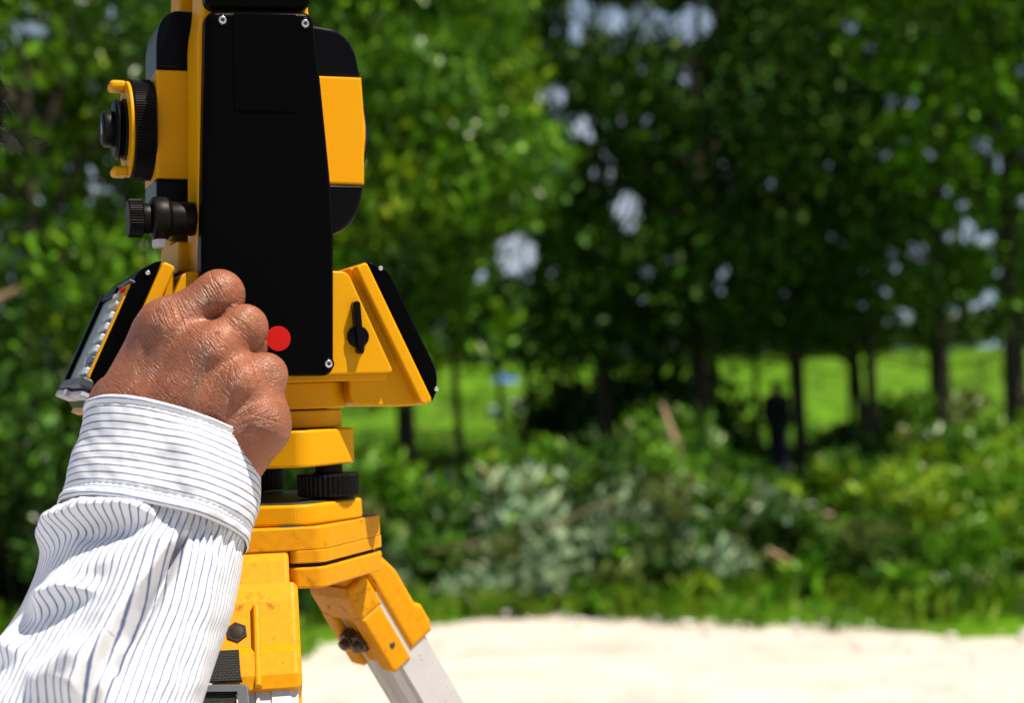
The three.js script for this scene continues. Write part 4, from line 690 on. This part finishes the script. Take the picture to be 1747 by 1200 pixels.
// leafy trees near the road on the left and behind the instrument
tree('bright green leafy tree filling the left edge of the picture', { seed: 1, px: 60, D: 10.5, tr: 0.12, h: 3.0, R: [1.75, 2.8, 1.4], n: 190, cr: 0.42, leaves: 24000, size: 0.115, tones: LT, low: 0.3, gap: true });
tree('leafy tree farther back at the left edge, behind the nearest one', { seed: 4, px: 150, D: 14.5, tr: 0.12, h: 4.0, R: [2.2, 3.4, 1.6], n: 150, cr: 0.6, leaves: 16000, size: 0.14, tones: [GREEN.mid, GREEN.lime, GREEN.mid], low: 0.6, gap: true });
tree('bright green leafy tree standing right behind the instrument', { seed: 2, px: 470, D: 12.2, tr: 0.13, h: 3.5, R: [2.0, 2.7, 1.6], n: 190, cr: 0.46, leaves: 24000, size: 0.12, tones: LT, low: 1.1, gap: true, off: 0.1 });
tree('low leafy tree between the instrument and the thin trunks', { seed: 3, px: 690, D: 13.5, tr: 0.10, h: 3.5, R: [1.3, 2.4, 1.3], n: 110, cr: 0.42, leaves: 14000, size: 0.115, tones: LT, low: 1.55, gap: true });
// row of taller, shadier trees beyond the bushes on the right
const row = [
  ['slim tree whose thin trunk rises just right of the instrument', 785, 27, 0.085, 5.9, [2.5, 3.9, 2.4], -0.1],
  ['thin dark tree over the parked scooter', 856, 31, 0.07, 6.4, [2.8, 4.4, 2.6], -0.05],
  ['broad dark tree in the middle of the row, bushes at its foot', 1040, 21, 0.12, 5.0, [2.6, 3.7, 2.8], -0.12],
  ['dark tree with a thick trunk left of the distant standing figure', 1205, 20.5, 0.16, 5.0, [2.6, 3.7, 2.8], -0.1],
  ['straight dark tree close to the right of the distant standing figure', 1366, 24.5, 0.085, 5.4, [2.7, 4.0, 2.8], -0.15],
  ['leaning dark tree, second trunk right of the distant figure', 1488, 23, 0.10, 5.2, [2.5, 3.9, 2.8], -0.28],
  ['tree with its trunk half hidden in bushes near the right edge', 1612, 22, 0.085, 5.0, [2.4, 3.8, 2.6], -0.1],
  ['bright topped tree cut by the right edge of the picture', 1735, 17, 0.14, 4.8, [1.7, 3.3, 1.9], -0.05],
  ['tree with a short dark trunk seen under the right panel', 702, 22, 0.085, 5.4, [2.0, 3.6, 2.0], -0.05],
];
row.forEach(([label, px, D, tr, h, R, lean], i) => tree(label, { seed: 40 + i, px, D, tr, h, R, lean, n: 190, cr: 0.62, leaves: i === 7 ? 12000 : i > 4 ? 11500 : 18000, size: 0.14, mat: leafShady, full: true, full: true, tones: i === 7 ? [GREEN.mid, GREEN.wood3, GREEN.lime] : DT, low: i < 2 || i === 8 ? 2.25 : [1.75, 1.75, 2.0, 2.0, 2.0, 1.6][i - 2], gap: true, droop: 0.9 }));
// taller crowns that shade the row, and trees at the far side of the field
[['tall tree behind the middle of the row, its crown above the others', 1036, 29, 8.0], ['tall tree behind the thick trunk, crown high up', 1210, 27, 7.6], ['tall tree behind the distant figure, crown high up', 1363, 30, 7.8], ['tall tree behind the leaning trunk', 1486, 29, 7.8], ['tall tree behind the right end of the row', 1612, 31, 8.2]]
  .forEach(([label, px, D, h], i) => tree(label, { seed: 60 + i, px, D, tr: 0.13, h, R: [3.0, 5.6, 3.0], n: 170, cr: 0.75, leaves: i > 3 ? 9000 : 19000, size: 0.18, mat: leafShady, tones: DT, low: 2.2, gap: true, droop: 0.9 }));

// scrubby trees along the far side, low crowns under the tall ones
[['low dark scrub tree between the two thinnest trunks, far back', 900, 36, 3.2, 0], ['low dark scrub tree far back above the branch heap', 1110, 38, 4, 0], ['low dark scrub tree far back above the distant figure', 1290, 37, 4, 0], ['low scrub tree far back behind the leaning trunk', 1450, 38, 4, 0], ['low scrub tree far back towards the right edge', 1590, 36, 3.6, 0], ['low scrub tree far back at the right edge', 1745, 34, 3, 0], ['low scrub tree far back left of the slim trunk', 700, 37, 2.6, 0]]
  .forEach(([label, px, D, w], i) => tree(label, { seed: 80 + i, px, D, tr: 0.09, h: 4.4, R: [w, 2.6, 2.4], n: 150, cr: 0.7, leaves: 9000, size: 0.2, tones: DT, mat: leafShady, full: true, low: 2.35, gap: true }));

// bushes and cut branches between the road and the trees
function bush(label, px, D, w, h, n, leaves, size, tones, geo, seed, cat = 'bush', group) {
  const r = rng(seed), b = at(px, 660, D), gy = groundY(b.x, b.z), t = thing(cat === 'bush' ? 'bush' : cat.replace(' ', '_'), label, cat, [b.x, gy, b.z], 0, group), clumps = [];
  for (let i = 0; i < n; i++) { const a = r() * 6.283, q = Math.sqrt(r()); const hh = h * (1 - 0.55 * q * q) * (0.35 + 0.65 * r()); clumps.push([b.x + Math.cos(a) * q * w, gy + hh * 0.85, b.z + Math.sin(a) * q * w * 0.6, h * (0.16 + 0.16 * r())]); }
  const f = foliage('foliage', clumps, Math.round(leaves * 0.8), size * 1.3, geo, tones, r, t, { droop: 0.5, flat: 0.9 }); f.position.set(-b.x, -gy, -b.z);
  const st = clumps.slice(0, 14).map(([x, y, z]) => limb(new THREE.Vector3((x - b.x) * 0.3, -0.03, (z - b.z) * 0.3), new THREE.Vector3(x - b.x, y - gy, z - b.z), 0.014, 0.004, r));
  const s = shade(new THREE.Mesh(BGU.mergeGeometries(st.map(clean)), barkM)); s.name = 'stems'; s.userData.kind = 'stuff'; t.add(s); return t;
}
const BT = [GREEN.lime, GREEN.lime, GREEN.mid, GREEN.deep, GREEN.yellow], PT = [GREEN.pale, GREEN.pale, GREEN.olive, GREEN.mid, GREEN.deep, GREEN.lime];
bush('dark shady bush at the bottom left behind the sleeve', 40, 9.2, 1.0, 1.7, 34, 6500, 0.08, [GREEN.deep, GREEN.mid, GREEN.deep], leafRound, 101);
bush('bush behind the striped cuff at the left', 330, 10.2, 1.0, 1.6, 30, 5200, 0.08, [GREEN.deep, GREEN.mid], leafRound, 102);
bush('green bush under the right panel of the instrument', 660, 10.8, 0.75, 0.95, 26, 4200, 0.075, BT, leafRound, 103);
bush('low bush behind the tripod head', 600, 9.6, 0.55, 0.62, 18, 2600, 0.07, [GREEN.deep, GREEN.olive, GREEN.mid], leafRound, 104);
bush('small bush between the tripod legs at the road edge', 530, 9.0, 0.30, 0.5, 12, 1500, 0.07, [GREEN.mid, GREEN.deep], leafRound, 105);
bush('green bush left of the pale cut branches', 830, 11.6, 0.8, 0.80, 24, 4200, 0.075, BT, leafRound, 106);
bush('low grey-green bush right of the tripod head above the road', 760, 9.6, 0.7, 0.42, 20, 2600, 0.08, [GREEN.olive, GREEN.pale, GREEN.deep], leafLong, 107);
bush('heap of cut branches with pale grey-green leaves in the middle', 1040, 10.2, 1.15, 0.98, 36, 3600, 0.12, PT, leafLong, 108, 'branch heap');
bush('second heap of pale leafy branches sloping down to the right', 1210, 9.9, 0.8, 0.72, 22, 2200, 0.12, PT, leafLong, 109, 'branch heap');
bush('lower heap of pale leafy branches in front, near the road', 960, 9.3, 1.1, 0.42, 28, 2500, 0.11, [GREEN.pale, GREEN.olive, GREEN.deep, GREEN.deep], leafLong, 110, 'branch heap');
bush('upright bush with light young leaves behind the branch heap', 1130, 12.5, 0.4, 1.25, 16, 1500, 0.08, [GREEN.lime, GREEN.mid, GREEN.olive], leafRound, 111);
bush('bush at the foot of the thick trunk', 1230, 15, 0.8, 0.75, 20, 2600, 0.09, [GREEN.mid, GREEN.deep], leafRound, 112);
bush('dark round bush right of the distant figure at the straight trunk', 1440, 22, 0.6, 1.0, 20, 2600, 0.10, DT, leafRound, 113);
bush('leafy bush under the straight trunk in front of the distant figure', 1340, 13, 0.8, 0.36, 20, 2600, 0.08, BT, leafRound, 114);
bush('green weedy bush above the brown log', 1480, 12, 0.9, 0.78, 26, 4200, 0.08, [GREEN.lime, GREEN.mid, GREEN.yellow], leafRound, 115);
bush('bright yellow-green bush at the right edge', 1690, 10.2, 0.85, 0.95, 30, 4600, 0.085, [GREEN.lime, GREEN.yellow, GREEN.lime], leafLong, 116);
bush('deep green bush left of the yellow-green one at the road', 1560, 9.6, 0.7, 0.55, 24, 3200, 0.075, [GREEN.lime, GREEN.mid, GREEN.lime], leafLong, 117);
bush('tangle of olive weeds in front of the brown log', 1390, 9.4, 0.8, 0.50, 24, 3000, 0.075, [GREEN.olive, GREEN.mid, GREEN.lime], leafLong, 118);
bush('low bright weeds at the road edge below the pale branches', 1090, 8.75, 0.42, 0.26, 16, 1500, 0.07, [GREEN.lime, GREEN.mid, GREEN.yellow], leafLong, 119);
bush('low weeds spilling onto the road at the far right', 1640, 8.4, 0.7, 0.28, 18, 1900, 0.07, [GREEN.mid, GREEN.olive, GREEN.lime], leafLong, 120);
bush('bush with small leaves at the far right behind the yellow-green one', 1720, 14, 0.9, 1.2, 24, 3400, 0.09, BT, leafRound, 121);
bush('bush between the thin trunks and the heap of branches', 930, 15.5, 0.9, 0.95, 22, 3200, 0.09, BT, leafRound, 122);
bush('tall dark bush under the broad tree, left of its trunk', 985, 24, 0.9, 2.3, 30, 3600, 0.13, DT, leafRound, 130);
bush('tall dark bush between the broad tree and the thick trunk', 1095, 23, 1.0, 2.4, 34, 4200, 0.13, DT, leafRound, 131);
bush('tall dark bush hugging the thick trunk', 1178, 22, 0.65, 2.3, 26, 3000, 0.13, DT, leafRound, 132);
bush('sunlit shrub in the field right of the leaning trunk', 1545, 30, 1.3, 1.5, 24, 2600, 0.14, [GREEN.mid, GREEN.olive, GREEN.lime], leafRound, 133);
bush('olive shrub in the field near the right edge', 1690, 27, 1.4, 1.7, 26, 2800, 0.14, [GREEN.olive, GREEN.mid], leafRound, 134);
bush('small shrub in the field between straight and leaning trunks', 1432, 33, 0.9, 1.0, 18, 1800, 0.14, [GREEN.mid, GREEN.lime], leafRound, 135);
bush('green shrub in the field right of the parked scooter', 965, 34, 1.0, 1.3, 20, 2200, 0.14, [GREEN.mid, GREEN.lime, GREEN.deep], leafRound, 136);
// cut branches, sticks and a stump among them
function stick(label, pts, r0, r1, name = 'branch') { const q = pts.map(([x, y, d]) => at(x, y, d)), c = q[0].clone(); const g = taper(q.map((v) => v.clone().sub(c)), r0, r1, 10, 7); const m = shade(new THREE.Mesh(g, dryM)); m.name = numbered(name); m.position.copy(c); scene.add(m); return tag(m, label, name === 'log' ? 'log' : 'branch'); }
stick('short pale log lying flat above the weeds, right of the branch heap', [[1322, 880, 10], [1365, 876, 10], [1418, 880, 10.05]], 0.024, 0.022, 'log');
stick('brown stick slanting down to the right under the pale log', [[1308, 938, 9.2], [1350, 962, 9.2], [1402, 990, 9.25]], 0.020, 0.012);
stick('brown broken stem leaning left above the branch heap', [[1190, 850, 10.6], [1160, 780, 10.8], [1128, 690, 11]], 0.045, 0.020);
stick('long grey twig crossing the low bush right of the tripod', [[690, 952, 9.5], [790, 930, 9.55], [900, 908, 9.6]], 0.006, 0.003);
stick('thin grey twig rising out of the pale heap to the right', [[930, 905, 9.1], [1010, 868, 9.2], [1060, 850, 9.2]], 0.006, 0.003);
stick('dry branch among the leaves at the left edge', [[-40, 525, 9.2], [10, 505, 9.2], [48, 484, 9.3]], 0.035, 0.02);
// grass: tufts at the road edge and over the field
{ const r = rng(900), n = 52000, m = new THREE.InstancedMesh(blade, leafM, n); let c = 0; m.name = 'grass';
  const put = (x, z, s, t) => { if (c >= n) return; E4.set((r() - 0.5) * 1.1, r() * 6.283, (r() - 0.5) * 1.1, 'YXZ'); Q4.setFromEuler(E4); P4.set(x, groundY(x, z) - 0.01, z); S4.set(s * 1.4, s, s); m.setMatrixAt(c, T4.compose(P4, Q4, S4)); const b = 0.7 + 0.6 * r(); m.setColorAt(c, C4.setRGB(t[0] * b, t[1] * b, t[2] * b)); c++; };
  for (let i = 0; i < 6500; i++) { const x = -5 + 11 * r(), z = edgeZ(x) + 0.22 - Math.pow(r(), 1.2) * 1.5; if (pn(x * 1.7, z * 1.7, 3) > 0.0 && pn(x * 4.1, z * 4.1, 8) > -0.2) put(x, z, 0.10 + 0.16 * r(), [GREEN.lime, GREEN.lime, GREEN.yellow, GREEN.yellow][Math.floor(r() * 4)]); }
  for (let i = 0; i < 45000; i++) { const D = 10 + 40 * Math.pow(r(), 1.5), x = CAM.x + (r() - 0.42) * D * 0.95, z = zOf(D); if (fbm(x * 0.3, z * 0.3, 1, 3) > -0.2) put(x, z, 0.12 + 0.22 * r(), [GREEN.lime, GREEN.mid, GREEN.olive, GREEN.mid][Math.floor(r() * 4)]); }
  m.count = c; m.frustumCulled = false; shade(m); scene.add(m); tag(m, 'green grass along the road edge and over the field', 'grass', null, 'stuff'); }
{ // tall weeds in patches over the field
  const r = rng(72), cl = [], g = new THREE.Group(); for (let i = 0; i < 900 && cl.length < 260; i++) { const D = 33 + 50 * r(), x = CAM.x + (r() - 0.42) * D * 0.95, z = zOf(D); if (pn(x * 0.16, z * 0.11, 6) < 0.02) continue; const s = 0.25 + 0.55 * r(); cl.push([x, groundY(x, z) + s * 0.35, z, s]); }
  const f = foliage('weeds', cl, 15000, 0.2, leafLong, [GREEN.mid, GREEN.olive, GREEN.lime, GREEN.mid], r, g, { mat: leafShady, flat: 0.6 }); g.remove(f); scene.add(f); tag(f, 'patches of taller weeds over the sunlit field', 'weeds', null, 'stuff'); }
{ // far hedge and scrub at the end of the field
  const r = rng(71), cl = [], g = new THREE.Group(); for (let i = 0; i < 190; i++) { const D = 78 + 26 * r(), x = CAM.x + (r() - 0.42) * D * 0.95, z = zOf(D), s = 0.7 + 2.0 * r() * r() + 1.4 * clamp(pn(x * 0.16, 3)); cl.push([x, groundY(x, z) + s * 0.5, z, s]); }
  const f = foliage('hedge', cl, 16000, 0.5, leafRound, [GREEN.mid, GREEN.wood3, GREEN.wood, GREEN.olive], r, g, { mat: leafShady }); g.remove(f); scene.add(f); tag(f, 'far green scrub closing off the field under the trees', 'hedge', null, 'stuff'); }
// stones along the edge of the road
{ const r = rng(44), gs = []; for (let i = 0; i < 160; i++) { const x = -2.5 + 6.5 * r(), z = edgeZ(x) + 0.05 + r() * r() * 2.0, s = 0.008 + 0.03 * r() * r(); const g = new THREE.IcosahedronGeometry(s, 1); g.scale(1, 0.6, 0.8 + 0.4 * r()); g.rotateY(r() * 6); g.translate(x, 0.046, z); gs.push(clean(g)); } const m = shade(new THREE.Mesh(BGU.mergeGeometries(gs), std([0.55, 0.52, 0.47], 0.9))); m.name = 'pebbles'; scene.add(m); tag(m, 'pale pebbles along the sandy road edge', 'pebbles', null, 'stuff'); }

// ------------------------------------------------------------------ far things under the trees
{ // standing figure in dark clothes
  const f0 = at(1328, 800, 27), gy = groundY(f0.x, f0.z), s = 1, t = thing('person', 'distant person in dark clothes standing under the trees', 'person', [f0.x, gy, f0.z], 0.9);
  const top = at(1326, 655, 27).y - gy, k = top / 1.68;
  const L = [[[0, 1.40, 0.13], [0, 1.40, -0.13], 0.07, 0.07], [[0, 1.36, 0], [0, 0.98, 0], 0.15, 0.14], [[0.02, 0.95, 0.085], [0.02, 0.50, 0.09], 0.085, 0.06], [[0.02, 0.50, 0.09], [0, 0.09, 0.10], 0.058, 0.042], [[0.02, 0.95, -0.085], [0.02, 0.50, -0.09], 0.085, 0.06], [[0.02, 0.50, -0.09], [0, 0.09, -0.10], 0.058, 0.042],
    [[-0.01, 0.05, 0.10], [0.16, 0.04, 0.12], 0.042, 0.034], [[-0.01, 0.05, -0.10], [0.16, 0.04, -0.12], 0.042, 0.034], [[0, 1.44, 0], [0.01, 1.56, 0], 0.055, 0.055],
    [[0, 1.40, 0.19], [-0.02, 1.12, 0.23], 0.048, 0.04], [[-0.02, 1.12, 0.23], [0.12, 0.92, 0.19], 0.038, 0.028], [[0, 1.40, -0.19], [-0.02, 1.12, -0.23], 0.048, 0.04], [[-0.02, 1.12, -0.23], [0.10, 0.90, -0.20], 0.038, 0.028],
    [[0.12, 0.92, 0.19], [0.17, 0.85, 0.18], 0.028, 0.022], [[0.10, 0.90, -0.20], [0.15, 0.83, -0.19], 0.028, 0.022]].map(([a, b, p, q]) => [a.map((v) => v * k), b.map((v) => v * k), p * k, q * k]);
  const fld = (list, kk, add) => (x, y, z) => { let d = 1e9; for (const [a, b, p, q] of list) d = sminK(d, cap(x, y, z, a, b, p + add, q + add), kk); return d; };
  const hd2 = (x, y, z) => { let d = ell(x, y, z, [0.02 * k, 1.60 * k, 0], [0.095, 0.115, 0.078]); d = sminK(d, ell(x, y, z, [0.05, 1.55 * k, 0], [0.06, 0.075, 0.055]), 0.03); d = sminK(d, cap(x, y, z, [0.105, 1.59 * k, 0], [0.125, 1.56 * k, 0], 0.010, 0.013), 0.012); return sminK(d, ell(x, y, Math.abs(z), [0.015, 1.59 * k, 0.080], [0.018, 0.03, 0.008]), 0.006); };
  const all = fld(L, 0.03, 0), bd = surfaceNets((x, y, z) => sminK(all(x, y, z), hd2(x, y, z), 0.02), [-0.35, -0.05, -0.4], [0.35, 1.85, 0.4], 0.018);
  const sk = std([0.16, 0.085, 0.05], 0.6), b = shade(new THREE.Mesh(bd, sk)); b.name = 'body'; t.add(b);
  const sh = fld([L[0], L[1], L[9], L[10], L[11], L[12]], 0.05, 0.028), sm = shade(new THREE.Mesh(surfaceNets((x, y, z) => Math.max(sh(x, y, z), 0.80 * k - y, x - 0.11 * k), [-0.4, 0.6, -0.45], [0.4, 1.6, 0.45], 0.018), std([0.012, 0.012, 0.014], 0.9))); sm.name = 'shirt'; t.add(sm);
  const tr = fld([L[2], L[3], L[4], L[5]], 0.03, 0.03), tm = shade(new THREE.Mesh(surfaceNets((x, y, z) => Math.max(tr(x, y, z), 0.07 - y, y - 0.98 * k), [-0.3, 0, -0.35], [0.3, 1.1, 0.35], 0.018), std([0.010, 0.012, 0.05], 0.9))); tm.name = 'trousers'; tm.userData.label = 'dark blue trousers'; t.add(tm);
  const hr = shade(new THREE.Mesh(surfaceNets((x, y, z) => Math.max(ell(x, y, z, [0.01, 1.612 * k, 0], [0.107, 0.120, 0.09]), (x - 0.05) - (y - 1.63 * k) * 1.2, 1.54 * k - y), [-0.2, 1.2, -0.2], [0.2, 1.85, 0.2], 0.012), std([0.012, 0.011, 0.011], 0.8))); hr.name = 'hair'; t.add(hr); void s;
}
{ // motor scooter parked under the thin trees, seen from its left, with a blue canopy hung beyond it
  const p = at(868, 735, 55), gy = groundY(p.x, p.z), t = thing('motor_scooter', 'small dark scooter with pale blue front shield parked under the trees', 'scooter', [p.x, gy, p.z], Math.PI + 0.15);
  const pale = phys([0.50, 0.62, 0.70], 0.35, { clearcoat: 1 }), dark = phys([0.02, 0.02, 0.024], 0.4);
  const sxy = (pts, w, b = 0.02) => slab(pts.map(([x, y]) => [x, y, 0.03]), -w, w, b);
  part('body', [sxy([[-0.15, 0.30], [-0.10, 0.62], [-0.55, 0.72], [-0.85, 0.66], [-0.78, 0.50], [-0.45, 0.34]], 0.15), sxy([[-0.2, 0.24], [0.38, 0.24], [0.40, 0.30], [-0.2, 0.31]], 0.15)], dark, t);
  part('front_shield', [sxy([[0.34, 0.26], [0.44, 0.26], [0.36, 0.70], [0.30, 0.98], [0.24, 0.98], [0.27, 0.68]], 0.20, 0.03), sxy([[0.44, 0.40], [0.72, 0.40], [0.66, 0.55], [0.48, 0.56]], 0.07)], pale, t, 'pale blue front shield and mudguard');
  part('seat', sxy([[-0.12, 0.64], [-0.10, 0.74], [-0.40, 0.78], [-0.80, 0.80], [-0.84, 0.72], [-0.5, 0.68]], 0.13, 0.03), std([0.55, 0.56, 0.56], 0.5), t, 'pale seat');
  part('tail_lamp', box(-0.92, -0.84, 0.62, 0.72, -0.06, 0.06, 0.02), phys([0.35, 0.07, 0.02], 0.3), t);
  part('handlebar', [new THREE.CylinderGeometry(0.014, 0.014, 0.62, 12).rotateX(Math.PI / 2).translate(0.22, 1.02, 0), new THREE.CylinderGeometry(0.02, 0.02, 0.5, 12).rotateZ(0.22).translate(0.31, 0.80, 0)], dark, t);
  part('headlamp', new THREE.SphereGeometry(0.075, 16, 12).translate(0.30, 0.98, 0), M.chrome, t);
  for (const x of [0.56, -0.56]) { const w = part('wheel', new THREE.TorusGeometry(0.21, 0.045, 12, 32).translate(x, 0.255, 0), M.rubber, t); part('rim', [new THREE.TorusGeometry(0.15, 0.02, 8, 28).translate(x, 0.255, 0), ...[0, 1, 2].map((i) => box(-0.15, 0.15, -0.015, 0.015, -0.015, 0.015, 0.004).rotateZ(i * Math.PI / 3).translate(x, 0.255, 0))], M.chrome, w); }
  const q = at(862, 648, 57), cg = groundY(q.x, q.z), u = thing('parasol', 'small blue parasol standing beyond the scooter', 'parasol', [q.x, cg, q.z]);
  const hh = q.y - cg; part('canopy', new THREE.LatheGeometry([[0.012, 0.16], [0.15, 0.15], [0.28, 0.07], [0.38, -0.08], [0.372, -0.085], [0.27, 0.06], [0.15, 0.14], [0.012, 0.15]].map((c) => new THREE.Vector2(c[0] * 1.45, c[1] * 1.3)), 8).translate(0, hh, 0), std([0.06, 0.16, 0.42], 0.7, { side: THREE.DoubleSide }), u); part('pole', cylY(-0.05, hh + 0.17, 0, 0, 0.014, 12), M.steel, u);
}
{ // houses far beyond the field
  for (const [px, py, D, w, h, ry, wall, label] of [[1392, 640, 112, 2.4, 1.9, 0.2, [0.62, 0.58, 0.54], 'far pale house with an orange roof between the straight and leaning trunks'], [764, 640, 120, 2.6, 2.0, -0.3, [0.42, 0.28, 0.2], 'far brownish house beside the slim trunk near the instrument']]) {
    const b = at(px, py, D), gy = groundY(b.x, b.z), t = thing('house', label, 'house', [b.x, gy, b.z], ry), H = b.y - gy + 0.7;
    const wl = part('wall', [box(-w / 2, w / 2, -0.2, H, -1.6, 1.6, 0.02)], std(wall, 0.9), t); void h;
    part('roof', slab([[-w / 2 - 0.3, H - 0.05], [w / 2 + 0.3, H - 0.05], [0, H + 1.0]], -1.9, 1.9, 0.02), std([0.38, 0.12, 0.05], 0.9), t);
    for (const x of [-0.8, 0.8]) { const win = part('window', box(x - 0.35, x + 0.35, H - 1.3, H - 0.5, 1.58, 1.64, 0.01), std([0.3, 0.3, 0.3], 0.6), wl); part('pane', box(x - 0.29, x + 0.29, H - 1.24, H - 0.56, 1.62, 1.65, 0.005), M.glass, win); }
    part('door', box(-0.4, 0.4, -0.1, Math.min(2.0, H - 0.3), 1.58, 1.63, 0.01), std([0.12, 0.07, 0.04], 0.7), t);
  }
}
scene.updateMatrixWorld(true);
renderer.render(scene, camera);
